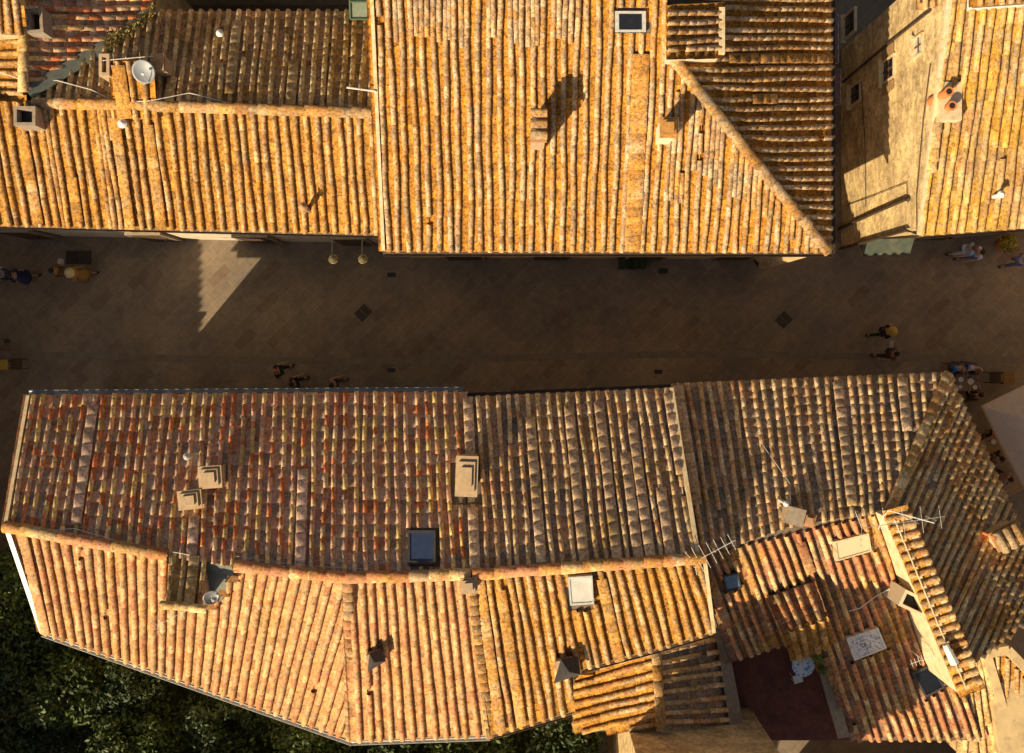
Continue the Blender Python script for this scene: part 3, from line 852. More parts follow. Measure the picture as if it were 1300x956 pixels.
# ---- courtyard top: roof lantern of green glass
GB = bld('garden_shed', 458, 20, 'small greenish glazed lean-to between two roofs at the top edge', 'lean-to', None)
Pg = Plane((445, 24, 7.5), (470, 24, 7.5), (458, 0, 7.7))
MB().prism([W(447, 24, 6.6), W(470, 24, 6.6), W(470, -6, 6.6), W(447, -6, 6.6)], [Pg.at(445, 24), Pg.at(469, 24), Pg.at(468, -6), Pg.at(444, -6)]).build('glass_box', glass_mat('glass_green', (.16, .20, .14), .3), GB)
fr = MB()
for a, b in (((445, 24), (469, 24)), ((444, 2), (468, 2)), ((445, 24), (444, -6)), ((469, 24), (468, -6))): fr.tube([Pg.at(*a, off=.03), Pg.at(*b, off=.03)], .035, 5)
fr.build('frame', M_GREENP, GB)
MB().prism([W(455, 24, 6.4), W(470, 24, 6.4), W(471, 48, 7.1), W(464, 48, 7.1)], [W(455, 24, 6.7), W(470, 24, 6.7), W(471, 48, 7.35), W(464, 48, 7.35)]).build('flashing', M_ZINC, GB)

# ---- C: the big roof in the middle
PC = Plane((487, 320, 7.2), (1055, 322, 7.2), (472, 0, 9.63))
C = bld('town_house', 750, 180, 'largest house in the middle of the upper row with bright orange lichen on its roof')
sky1 = [(781, 14), (820, 14), (820, 41), (781, 41)]
fpad = [(778, 10), (823, 10), (823, 46), (778, 46)]
eC = [(487, 319.5), (1052, 321), (850, 70), (848, 70), (848, -70), (469, -70)]
roof_tiles('roof', PC, [(487, 319.5), (1055, 321), (1100, -70), (469, -70)], T_BIG, C, 13.5, clip=eC, holes=[fpad, [(678, 148), (694, 148), (694, 190), (678, 190)]],
           flats=[((800, 70), (811, 318)), ((606, -60), (608, 0))], flatw=.5, L=.27,
           dense=[[(560, -70), (735, -70), (735, 58), (560, 62)], [(490, -70), (560, -70), (560, 55), (500, 60)], [(840, -70), (847, -70), (870, 260), (850, 260)],
                  [(885, 120), (1050, 318), (1010, 319), (925, 250), (880, 230)]])
roof_body(C, PC, eC, M_OCHREPL, [.42, .0, 0, .05, .05, .05])
PCe = Plane((850, 70, PC.z(850, 70)), (1055, 322, 7.2), (1055, 0, 7.2))
eCe = [(1056, 321), (1056, -70), (850, -70), (850, 72), (1050, 319)]
roof_tiles('roof', PCe, [(1056, 321), (1056, -70), (850, -70), (850, 321)], T_BIG_BRIGHT, C, 12.6, clip=eCe, holes=[[(845, 5), (920, 5), (920, 72), (845, 72)]],
           flats=[((965, 79), (1054, 80)), ((925, 73), (960, 76)), ((955, 119), (984, 120))], L=.27, cw=.15)
roof_body(C, PCe, eCe, M_OCHREPL, [.38, .05, 0.02, .0, .0])
cap_row('hip_cap', [PC.at(1051, 320, .07), PC.at(954, 200, .08), PC.at(852, 72, .08)], T_BIG, C, w=.34, L=.34, kind='flat', h=.07, lift=.09, step=.01)
gutter(C, [PC.at(486, 322.5, -.07), PC.at(1057, 323.5, -.07)], .07)
gutter(C, [PCe.at(1058, 321, -.07), PCe.at(1058, -70, -.07)], .055)
verge(C, PC.at(487, 318, .05), PC.at(469, -70, .05), w=.10)
skylight(C, PC, sky1, .12, M_TIN, G_DARK, .09)
# raised lantern roof beside the hip
PL = Plane((848, 40, 10.0), (918, 40, 9.55), (848, 10, 10.0))
eL = [(919, 68), (919, 9), (848, 12), (848, 72)]
roof_tiles('roof_lantern', PL, [(919, 68), (919, 9), (848, 12), (848, 70)], T_BIG_BRIGHT, C, 11.6, L=.3)
roof_body(C, PL, eL, mat('pale_gable_plaster', (.66, .58, .42), .95, .1, 4, bumpy=.4), [.05, .03, .03, .03], zb=7.5, name='lantern_wall')
verge(C, PL.at(916, 69, .04), PL.at(916, 10, .04), w=.16, m=M_VERGE)
chimney(C, PC, 684, 157, 1.5, .38, .78, 0, M_CHIM, 'tile')
chimney(C, PC, 851, 160, 1.35, .46, .50, 0, mat('chimney_pale', (.68, .60, .42), .95, .1, 8), 'steps', M_LICHB)
for x in (540, 640, 740, 860, 960):
    X = (x - 650) / F * 30.5; opening(C, (X, PC.at(700, 320).y + .405, 5.1), .9, 1.4, (0, -1), shut=M_GREENP)
for x in (590, 700, 820, 930):
    X = (x - 650) / F * 35; opening(C, (X, PC.at(700, 320).y + .405, 1.3), 1.3, 2.4, (0, -1), 'door', shut=M_WOODD)

# ---- E: right hand house with the sunlit stone wall
PE = Plane((1167, 300, 7), (1300, 290.5, 7), (1205, 0, 9.05))
E = bld('town_house', 1240, 150, 'right hand house with honey tiles and a tall bare stone side wall on the alley')
eE = [(1168, 299.5), (1420, 281), (1420, -70), (1213, -70)]
roof_tiles('roof', PE, [(1165, 299.5), (1420, 281), (1470, -70), (1213, -70)], T_EAST, E, 12.9, clip=eE, L=.42, cw=.17,
           flats=[((1190, 220), (1185, 150))], flatw=.3, wob=.025)
EW = W(1167, 300, 7).x
topE = [PE.at(*p) for p in eE]
y0, y1 = topE[0].y + .34, topE[3].y
def pez(x, y): return PE.zxy(x, y) - .06
xe = topE[1].x
wl = [(EW + .04, y0), (xe, y0 + .6), (xe, y1), (EW + .04, y1)]
MB().prism([Vector((x, y, 0)) for x, y in wl], [Vector((x, y, pez(x, y))) for x, y in wl]).build('stone_wall', M_STONE, E)
MB().prism([v - Vector((0, 0, .08)) for v in topE], [v - Vector((0, 0, .05)) for v in topE]).build('roof_deck', M_DECK, E)
vA, vB = PE.at(1168, 298, .05), PE.at(1211, -50, .05)
verge(E, vA, vB, w=.16, h=.07)
gutter(E, [PE.at(1166, 301.5, -.07), PE.at(1420, 283, -.07)], .055)
def wallE(px, py, off=.03):
    """point on the stone side wall seen at this photo pixel"""
    x = EW + .04 - off; z = H - x * F / (px - CX); return Vector((x, (CY - py) * (H - z) / F, z))
XW = EW + .04
for (px, py, w, h, shu, gl) in ((1079, 30, .75, 1.0, None, G_DARK), (1086, 119, .6, .9, None, G_DARK), (1128, 88, .65, .85, M_WOODL, G_DARK), (1166, 58, .5, .5, None, G_FROST)):
    p = wallE(px, py); opening(E, (XW, p.y, p.z), w, h, (-1, 0), shut=shu, glass=gl)
for i, (a, r, lb) in enumerate(([[(1180, 14), (1172, 20), (1128, 55), (1070, 104)], .045, 'thick rusty pipe running slanting down the stone wall, upper one of the alley wall pipes'],
                 [[(1062, 292), (1108, 271), (1150, 253), (1153, 254)], .06, 'thick brown drainpipe slanting low across the sunlit stone wall beside the street corner'])):
    top_mesh(MB().tube([wallE(*q, off=.09) for q in a], r, 8), 'drainpipe', M_GUTTER, lb, 'drainpipe', 'pipes on the alley wall')
top_mesh(MB().tube([wallE(*q, off=.05) for q in ((1072, 262), (1108, 249), (1151, 232), (1152, 252))], .012, 5), 'wall_cable', M_BLACK, 'thin black cable pinned to the stone wall just above the low drainpipe', 'cable')
top_mesh(MB().tube([wallE(*q, off=.05) for q in ((1093, 103), (1098, 180), (1099, 262))], .012, 5), 'wall_cable', M_BLACK, 'thin black cable running lengthways along the shaded and sunlit halves of the stone wall', 'cable')
top_mesh(MB().tube([wallE(*q, off=.05) for q in ((1181, 80), (1172, 150), (1163, 250), (1164, 292))], .014, 5), 'wall_cable', M_WOODD, 'brown cable along the stone wall close under the roof edge', 'cable')
dp = MB().tube([PE.at(1168, 301.5, -.1), PE.at(1163, 296, -.4), (XW - .12, y0 - .08, 6.2), (XW - .12, y0 - .08, .2)], .05, 8)
dp.build('downpipe', M_GUTTER, E)
for p in ((1202, 116), (1206, 134)):
    chimney(E, PE, p[0] + 3, p[1], .55, .30, .30, 0, M_TERRA, 'pot', name='chimney_pot')
MB().box(tuple(PE.at(1204, 130, .04)), (.62, 1.1, .35)).build('chimney_plinth', M_VERGE, E)
chimney(E, PE, 1273, 246, .5, .13, .13, 0, M_WHITE, 'pipe', M_WHITE, name='vent_pipe')
# small roof above it at the very top right, with a white flashing
PE2 = Plane((1240, 8, 9.5), (1300, 4, 9.5), (1240, -60, 9.9))
E2 = bld('town_house', 1275, -40, 'slightly higher roof at the top right corner behind a white flashing strip')
eE2 = [(1236, 9), (1420, -4), (1420, -70), (1236, -70)]
roof_tiles('roof', PE2, [(1236, 9), (1420, -4), (1420, -70), (1236, -70)], T_BIG, E2, 13)
roof_body(E2, PE2, eE2, M_WHITE, .06, zb=7.5)
MB().prism([PE2.at(1238, 12, -.34), PE2.at(1420, -1, -.34), PE2.at(1420, -6, -.1), PE2.at(1238, 7, -.1)], [PE2.at(1238, 12, -.3), PE2.at(1420, -1, -.3), PE2.at(1420, -6, -.06), PE2.at(1238, 7, -.06)]).build('flashing', M_WHITE, E2)
PE3 = Plane((1168, 12, 8.2), (1200, 6, 8.2), (1180, -30, 8.6))
E3 = bld('wall_canopy', 1185, 0, 'small tiled canopy jutting from the top of the stone wall', 'canopy', None)
roof_tiles('canopy_tiles', PE3, [(1167, 13), (1201, 6), (1203, -40), (1169, -40)], T_EAST, E3, 11)
MB().prism([PE3.at(1167, 13, -.1), PE3.at(1201, 6, -.1), PE3.at(1203, -40, -.1), PE3.at(1169, -40, -.1)], [PE3.at(1167, 13, -.02), PE3.at(1201, 6, -.02), PE3.at(1203, -40, -.02), PE3.at(1169, -40, -.02)]).build('canopy_board', M_WOODD, E3)
for x in (1200, 1290):
    X = (x - 650) / F * 31; opening(E, (X, y0 + (X - EW) * .6 / (xe - EW) - .005, 4.9), .9, 1.4, (0, -1), shut=M_GREENP)
for x in (1190, 1270):
    X = (x - 650) / F * 35; opening(E, (X, y0 + (X - EW) * .6 / (xe - EW) - .005, 1.2), 1.1, 2.2, (0, -1), 'door', shut=M_WOODD)

# ---- F: lower left house (street-side slope, ridge, garden-side slopes)
PF = Plane((38, 500, 7.0), (587, 496, 7.0), (440, 733, 8.5))
Fh = bld('town_house', 300, 620, 'long lower left house roofed in mixed red, cream and yellow tiles on the street side')
ridge = [(8, 668), (100, 685), (213, 704), (300, 718), (440, 733), (520, 731), (596, 728)]
eF = [(38, 500.5), (586, 496.5), (596, 728), (520, 731), (440, 733), (300, 718), (213, 704), (100, 685), (8, 668)]
sk2 = [(517, 673), (553, 673), (553, 716), (517, 716)]
roof_tiles('roof', PF, [(38, 500.5), (586, 496.5), (597, 733), (-4, 733)], T_MIXED, Fh, 13.4, clip=eF, holes=[[(514, 668), (557, 668), (557, 719), (514, 719)], [(575, 585), (608, 585), (608, 640), (575, 640)]],
           flats=[((121, 515), (104, 664)), ((388, 596), (387, 730)), ((250, 655), (247, 715))], L=.37, cw=.14, gaps=.012)
roof_body(Fh, PF, eF, M_PLASTER, [.42, .05] + [0] * 6 + [.95])
rp = [PF.at(*p, off=.05) for p in ridge]
cap_row('ridge_cap', rp[:3], T_RUSTY, Fh, w=.36, L=.58, lift=.03, step=.015)
cap_row('ridge_cap', rp[3:], T_RUSTY, Fh, w=.36, L=.58, lift=.03, step=.015)
gutter(Fh, [PF.at(36, 498, -.07), PF.at(588, 494, -.07)], .065, M_ZINC)
verge(Fh, PF.at(36, 502, .04), PF.at(7, 668, .04), w=.1, h=.06)
PFs = Plane((8, 668, PF.z(8, 668)), (435, 733, PF.z(435, 733)), (55, 803, 6.45))
eFs = [(54, 803), (240, 868), (447, 941), (439, 734), (300, 719), (213, 705), (100, 686), (9, 669)]
note = [(216, 690), (216, 768), (262, 775), (300, 728), (300, 690)]
roof_tiles('roof', PFs, [(54, 803), (447, 941), (447 + 72, 734), (54 + 72 - 110, 650)], T_PEACH, Fh, 13.4, clip=eFs, holes=[note], L=.36, cw=.175, wob=.012,
           flats=[((58, 795), (20, 680)), ((66, 800), (34, 690))])
roof_body(Fh, PFs, eFs, M_OCHREPL, [.4, .4, 0, 0, 0, 0, 0, .1])
gutter(Fh, [PFs.at(53, 806, -.07), PFs.at(447, 945, -.07)], .06, M_TIN)
verge(Fh, PFs.at(54, 803, .05), PFs.at(8, 668, .05), w=.14, h=.06, m=M_TIN)
# the piece of street slope that carries on over the ridge
eFn = [(217, 700), (262, 708), (256, 770), (210, 764)]
PFn = Plane((217, 700, PF.z(217, 700) + .02), (262, 708, PF.z(262, 708) + .02), (235, 768, 8.8))
roof_tiles('roof_dormer', PFn, [(217, 700), (268, 708), (262, 770), (208, 764)], T_DARK, Fh, 13, clip=eFn + [], flats=[((244, 706), (236, 765))], L=.36, cw=.14)
roof_body(Fh, PFn, eFn, M_CHIM, .03, zb=7.5, name='dormer_wall')
cap_row('ridge_cap', [PFn.at(206, 766, .05), PFn.at(262, 772, .05)], T_DARK, Fh, w=.25, L=.5)
mbd = MB(); mbd.prism([PF.at(258, 712, -.3), PF.at(300, 720, -.3), PFs.at(282, 762, -.1), PFs.at(262, 775, -.1)], [PF.at(258, 712, .02), PF.at(300, 720, .02), PFs.at(282, 762, .05), PFs.at(262, 775, .05)])
mbd.build('notch_shadow_sheet', M_LEAD_SHADOW, Fh)  # dark sheet standing in for the triangular shadow in the notch
mt = MB()
for a in ((268, 768), (283, 752), (296, 733)):
    q = PFs.at(*a, off=.02); mt.prism([q + Vector((-.22, -.1, -.05)), q + Vector((.22, -.1, -.05)), q + Vector((.10, .32, -.05))], [q + Vector((-.22, -.1, .14)), q + Vector((.22, -.1, .14)), q + Vector((.10, .32, .08))])
mt.build('broken_tile_edge', T_PEACH, Fh)
skylight(Fh, PF, sk2, .12, M_SLATE_SHADOW, G_BLUE, .08)
chimney(Fh, PF, 264, 607, .9, .60, .58, 4, M_CHIM, 'steps', M_CHIM)
chimney(Fh, PF, 238, 636, .75, .62, .50, 6, M_CHIM, 'steps', M_CHIM)
chimney(Fh, PF, 236, 580, .9, .12, .12, 0, M_TIN, 'pipe', M_TIN, name='vent_pipe')
chimney(Fh, PF, 592, 606, 1.7, .56, 1.02, -2, M_CHIM, 'steps', M_CHIM)
chimney(Fh, PF, 595, 746, .55, .42, .40, 4, M_CHIM, 'steps', M_CHIM)
for x in (90, 190, 290, 390, 490):
    X = (x - 650) / F * 30.5; yy = PF.at(x, 500.5 - (x - 38) / 137).y - .425; opening(Fh, (X, yy, 5.0), .85, 1.35, (0, 1), shut=M_GREENP)
for x in (140, 260, 380, 520):
    X = (x - 650) / F * 35; yy = PF.at(x, 500.5 - (x - 38) / 137).y - .425; opening(Fh, (X, yy, 1.25), 1.2, 2.3, (0, 1), 'door', shut=M_WOODD)

# ---- M: middle house of the lower row
PM = Plane((587, 504, 7.0), (850, 492, 7.0), (700, 722, 8.55))
Mh = bld('town_house', 730, 620, 'lower middle house with fanning tile rows and many flat tiles on the shaded street slope')
eM = [(588, 504), (850, 492.5), (884, 706), (597, 728)]
roof_tiles('roof', PM, [(588, 504), (852, 492.5), (887, 707), (597, 728)], T_SOOTY, Mh, 13.2, clip=eM, holes=[[(575, 585), (608, 585), (608, 640), (575, 640)]],
           flats=[((678, 530), (690, 712)), ((716, 515), (736, 714)), ((756, 512), (778, 712)), ((798, 575), (812, 712)), ((801, 535), (830, 710)), ((834, 620), (846, 705)), ((588, 505), (590, 580)), ((600, 645), (602, 725)), ((846, 500), (868, 600))],
           L=.36, cw=.14, flatw=.30)
roof_body(Mh, PM, eM, M_OCHREPL, [.42, .05, 0, 0])
gutter(Mh, [PM.at(587, 501.5, -.07), PM.at(852, 490, -.07)], .06)
rm = [PM.at(*p, off=.05) for p in ((600, 729), (740, 719), (893, 708))]
cap_row('ridge_cap', rm, T_RUSTY, Mh, w=.36, L=.58, lift=.03, step=.015)
verge(Mh, PM.at(852, 492, .04), PM.at(886, 706, .04), w=.12, h=.12)
PG = Plane((445, 733, PF.z(445, 733)), (597, 728, PM.z(597, 728)), (530, 900, 6.9))
eG = [(448, 941), (622, 935), (598, 729), (440, 734)]
roof_tiles('roof', PG, [(450, 945), (628, 938), (600, 729), (440, 734)], T_PEACH, Fh, 13.0, clip=eG, L=.3, cw=.17, wob=.012)
roof_body(Fh, PG, eG, M_OCHREPL, [.4, .0, .0, .0])
gutter(Fh, [PG.at(447, 944, -.06), PG.at(622, 938, -.06)], .06, M_TIN)
mbs = MB(); sp = [PFs.at(442, 738, .10), PFs.at(446, 938, .10)]
cap_row('seam_tiles', sp, T_PEACH, Fh, w=.34, L=.34, kind='flat', h=.04, lift=.06)
cap_row('seam_tiles', [PG.at(599, 742, .10), PG.at(623, 934, .10)], T_WEST, Fh, w=.30, L=.34, kind='flat', h=.04, lift=.05)
PH = Plane((597, 728, PM.z(597, 728)), (884, 706, PM.z(884, 706)), (770, 850, 7.45))
eH = [(622, 935), (725, 905), (729, 856), (747, 848), (833, 825), (906, 803), (893, 708), (598, 729)]
sk3 = [(721, 733), (752, 731), (754, 767), (724, 769)]
roof_tiles('roof', PH, [(632, 955), (950, 885), (893, 708), (600, 729)], T_WEST, Mh, 13.4, clip=eH, holes=[[(719, 729), (757, 727), (757, 776), (721, 778)]], L=.33, cw=.17,
           flats=[((765, 735), (775, 842)), ((605, 735), (620, 930)), ((632, 750), (655, 920))])
roof_body(Mh, PH, eH, M_OCHREPL, [.3, .1, .1, .1, .1, .05, .0, .0])
skylight(Mh, PH, sk3, .22, M_TIN, G_FROST, .06)
verge(Mh, PH.at(906, 803, .05), PH.at(894, 708, .05), w=.1)
gutter(Mh, [PH.at(622, 938, -.06), PH.at(726, 908, -.06)], .05)
gutter(Mh, [PH.at(747, 851, -.06), PH.at(833, 828, -.06), PH.at(907, 806, -.06)], .045)
for tx, ty, rt, s in ((476, 836, 20, .5), (718, 848, 8, .68)):   # little roof vents; a dark hood stands in for each one's shadow
    pl = PG if tx < 600 else PH; c = pl.at(tx, ty, .3); own = Fh if tx < 600 else Mh; a = R(rt)
    b = MB().box((c.x, c.y, c.z - .22), (s * .8, s * .75, .62), a).build('roof_vent', M_CHIM, own)
    h = MB(); k = [rotz((dx * s * .75, dy * s * .6, dz), a) + c for dx, dy, dz in ((-.8, -.9, .12), (.8, -.5, .12), (.8, .75, .12), (-.2, .75, .12), (.15, .1, .5))]
    h.add(k + [q - Vector((0, 0, .04)) for q in k[:4]], [(0, 1, 4), (1, 2, 4), (2, 3, 4), (3, 0, 4), (8, 7, 6, 5), (0, 5, 6, 1), (1, 6, 7, 2), (2, 7, 8, 3), (3, 8, 5, 0)]); h.build('shadow_hood', M_SLATE_SHADOW, b)
for x in (640, 720, 800):
    X = (x - 650) / F * 30.5; yy = PM.at(x, 504 - (x - 588) * .044).y - .425; opening(Mh, (X, yy, 5.0), .85, 1.35, (0, 1), shut=M_BROWNP)
for x in (670, 780):
    X = (x - 650) / F * 35; yy = PM.at(x, 504 - (x - 588) * .044).y - .425; opening(Mh, (X, yy, 1.25), 1.2, 2.3, (0, 1), 'door', shut=M_WOODD)

# ---- J: low roofs at the bottom
Jh = bld('low_annex', 830, 860, 'low annex roof with sideways tile rows tucked under the middle house at the bottom', 'annex')
PJw = Plane((832, 830, 6.7), (835, 925, 6.7), (745, 850, 6.05))
PJe = Plane((832, 830, 6.7), (835, 925, 6.7), (912, 850, 6.05))
eJw = [(729, 862), (735, 852), (832, 826), (838, 925), (727, 930)]
roof_tiles('roof', PJw, [(727, 950), (727, 852), (832, 822), (838, 925)], T_WEST, Jh, 13, clip=eJw, cw=.155, L=.33)
roof_body(Jh, PJw, eJw, M_OCHREPL, [.05, .05, 0, .3, .2])
eJe = [(836, 825), (908, 806), (926, 920), (842, 925)]
roof_tiles('roof', PJe, [(908, 806), (926, 920), (842, 925), (834, 822)], T_SOOTY, Jh, 13, clip=eJe, cw=.155, L=.33)
roof_body(Jh, PJe, eJe, M_OCHREPL, [.05, .2, .3, 0])
cap_row('ridge_cap', [PJw.at(833, 824, .06), PJw.at(839, 925, .06)], T_WEST, Jh, w=.32, L=.45, kind='flat', h=.05, lift=.05)
MB().prism([PJe.at(908, 800, -.4), PJe.at(921, 800, -.4), PJe.at(944, 920, -.4), PJe.at(926, 920, -.4)], [PJe.at(908, 800, .06), PJe.at(921, 800, .06), PJe.at(944, 920, .06), PJe.at(926, 920, .06)]).build('parapet', M_CHIMG, Jh)

# ---- R: lower right house (street slope and hipped cafe side)
PR = Plane((853, 487, 5.95), (1205, 472, 5.95), (1125, 648, 7.0))
Rh = bld('town_house', 1050, 580, 'lower right corner house with a hipped grey brown roof beside the cafe parasols')
eR = [(851, 487), (1203, 472.5), (1127, 648), (1000, 668), (889, 706), (860, 600)]
roof_tiles('roof', PR, [(853, 487), (1205, 472.5), (1225, 706), (889, 706)], T_SOOTY, Rh, 13.4, clip=eR,
           flats=[((1068, 485), (1086, 640)), ((1150, 480), (1157, 545)), ((862, 490), (878, 640))], L=.30, cw=.15, flatw=.32)
roof_body(Rh, PR, eR, M_OCHREPL, [.4, .0, 0, 0, 0, .05])
PR2 = Plane((1203, 473, 5.95), (1125, 648, PR.z(1125, 648)), (1300, 680, 5.95))
eR2 = [(1205, 474), (1301, 680), (1338, 760), (1263, 820), (1226, 846), (1128, 650)]
roof_tiles('roof', PR2, [(1205, 474), (1375, 840), (1300, 1010), (1128, 650)], T_HIP, Rh, 13.2, clip=eR2, L=.32, cw=.14)
roof_body(Rh, PR2, eR2, M_OCHREPL, [.4, .4, .1, .1, 0, 0])
cap_row('hip_cap', [PR.at(1203, 474, .07), PR.at(1168, 555, .08), PR.at(1128, 648, .08)], T_HIP, Rh, w=.32, L=.36, kind='flat', h=.06, lift=.07)
# S: sunny slope behind
PS = Plane((889, 706, PR.z(889, 706)), (1125, 647, PR.z(1125, 647)), (1010, 860, 5.95))
sk = {'cream': [(1058, 688), (1103, 677), (1107, 700), (1062, 713)], 'small': [(917, 731), (937, 727), (942, 747), (922, 752)], 'foil': [(1075, 811), (1115, 797), (1126, 823), (1085, 839)], 'grey': [(1158, 855), (1182, 843), (1200, 873), (1176, 886)]}
def grow(q, k=1.18):
    c = np.mean(q, 0); return [tuple(c + (np.array(p) - c) * k) for p in q]
terr = [(921, 843), (1004, 817), (1012, 838), (1046, 826), (1080, 940), (935, 940)]
dorm = [(978, 762), (1026, 744), (1050, 830), (1006, 838)]
eS = [(889, 707), (1000, 669), (1127, 647), (1150, 700), (1222, 870), (1250, 940), (925, 940), (905, 800)]
roof_tiles('roof', PS, [(975, 945), (1250, 940), (1150, 646), (885, 708)], T_RUSTY, Rh, 12.2, clip=eS, holes=[grow(v) for v in sk.values()] + [terr, dorm], L=.33, cw=.155,
           flats=[((1122, 665), (1160, 760)), ((1015, 690), (1030, 725)), ((895, 725), (910, 800))])
slab = [(889, 707), (1000, 669), (1127, 647), (1222, 870), (1250, 940), (1080, 940), (1046, 826), (1012, 838), (1004, 817), (921, 843), (905, 800)]
roof_body(Rh, PS, slab, M_OCHREPL, [0, 0, 0, 0, .3, .02, .02, .02, .02, .02, .02])
skylight(Rh, PS, sk['cream'], .14, M_VERGE, G_CREAM, .07)
skylight(Rh, PS, sk['small'], .12, M_SLATE_SHADOW, G_SKY, .05)
skylight(Rh, PS, sk['foil'], .15, M_WHITE, M_FOIL, .05, 1)
skylight(Rh, PS, sk['grey'], .15, M_SLATE_SHADOW, G_DARK, .07)
# terrace
tz = 4.6
tp = [Plane((0, 0, tz), (100, 0, tz), (0, 100, tz)).at(x, y) for x, y in terr]
MB().prism([Vector((p.x, p.y, tz - .3)) for p in tp], tp).build('terrace_floor', M_TERRACE, Rh)
MB().prism([W(x, y, 4.5) for x, y in ((1033, 830), (1047, 826), (1079, 935), (1064, 938))], [W(x, y, 5.5) for x, y in ((1033, 830), (1047, 826), (1079, 935), (1064, 938))]).build('terrace_ledge', M_CHIMG, Rh)
# dormer on the sunny slope
PU = Plane((1000, 803, 7.25), (1046, 787, 7.25), (978, 757, 6.9)); PV = Plane((1000, 803, 7.25), (1046, 787, 7.25), (1010, 840, 6.75))
roof_tiles('dormer_roof', PU, [(1028, 740), (978, 757), (1000, 803), (1046, 787)], T_RUSTY, Rh, 12, L=.3, cw=.15)
roof_body(Rh, PU, [(1028, 740), (978, 757), (1000, 803), (1046, 787)], M_CHIM, .05, zb=5, name='dormer_wall')
roof_tiles('dormer_roof', PV, [(1009, 839), (1053, 821), (1046, 786), (1000, 802)], T_WEST, Rh, 11.5, L=.3, cw=.2)
roof_body(Rh, PV, [(1009, 839), (1053, 821), (1046, 786), (1000, 802)], M_CHIM, .05, zb=5, name='dormer_wall')
# parapet strip with sideways tiles
PK = Plane((1122, 656, 7.72), (1216, 880, 7.62), (1152, 648, 7.80))
kq = [(1122, 655), (1216, 880), (1247, 868), (1152, 647)]
roof_tiles('coping_tiles', PK, kq, T_WEST, Rh, 12.9, L=.36, cw=.17, wob=.005)
kt = [PK.at(*p, off=-.02) for p in kq]
MB().prism([Vector((p.x, p.y, 5.4)) for p in kt], kt).build('parapet', mat('parapet_plaster', (.66, .54, .33), .95, .14, 5, bumpy=.4, dark=(.5, .36, .2)), Rh)
MB().tube([PK.at(1136, 660, .12), PK.at(1166, 732, .13), PK.at(1190, 790, .12), PK.at(1226, 872, .12)], .022, 5).build('mortar_line', M_VERGE, Rh)
chimney(Rh, PR, 1010, 656, .65, .50, .46, -14, M_CHIM, 'box', M_CHIMG)
chimney(Rh, PS, 1029, 662, .45, .36, .36, -14, M_CHIM, 'steps', M_BRICK)
chimney(Rh, PR, 999, 640, .9, .10, .10, 0, M_WHITE, 'pipe', M_WHITE, name='vent_pipe')
chimney(Rh, PS, 1161, 766, 1.25, .52, .82, 65, mat('chimney_cream', (.68, .56, .38), .95, .08, 7), 'open')
chimney(Rh, PR2, 1283, 683, .8, .55, .75, -62, M_OCHREPL, 'tile')
chimney(Rh, PR2, 1264, 682, .7, .14, .14, 0, M_TERRA, 'pot', name='chimney_pot')
for x in (900, 990, 1080, 1160):
    X = (x - 650) / F * 31; yy = PR.at(x, 487 - (x - 853) * .0412).y - .405; opening(Rh, (X, yy, 4.2), .85, 1.2, (0, 1), shut=M_GREENP)
for x in (930, 1040, 1120):
    X = (x - 650) / F * 35; yy = PR.at(x, 487 - (x - 853) * .0412).y - .405; opening(Rh, (X, yy, 1.25), 1.2, 2.3, (0, 1), 'door', shut=M_WOODD)

# ---- bottom right: bright masonry corner
Qh = bld('low_building', 1290, 860, 'bright ochre plastered masonry corner at the bottom right edge', 'building')
q = [W(1251, 831, 5), W(1277, 826, 5), W(1330, 880, 5), W(1330, 960, 5), W(1270, 960, 5)]
MB().prism([Vector((p.x, p.y, 0)) for p in q], [p for p in q]).build('wall', M_OCHREPL, Qh)
PQ = Plane((1251, 831, 5.2), (1277, 826, 5.2), (1270, 960, 4.4))
q2 = [(1258, 836), (1274, 833), (1322, 885), (1330, 960), (1285, 960)]
roof_tiles('roof', PQ, [(1225, 960), (1330, 960), (1330, 826), (1225, 826)], T_WEST, Qh, 12, clip=q2, off=.05)
for a, b in (((1251, 829), (1290, 960)), ((1252, 829), (1279, 824)), ((1278, 824), (1332, 880))):
    verge(Qh, PQ.at(*a, off=.1), PQ.at(*b, off=.1), w=.28, h=.16, m=M_OCHREPL, name='parapet')
PT = Plane((1205, 862, 5.0), (1250, 828, 5.3), (1240, 960, 4.4))
roof_tiles('roof', PT, [(1218, 960), (1285, 960), (1250, 832), (1222, 850)], T_DARK, Qh, 11)
roof_body(Qh, PT, [(1218, 960), (1285, 960), (1250, 832), (1222, 850)], M_OCHREPL, .03)

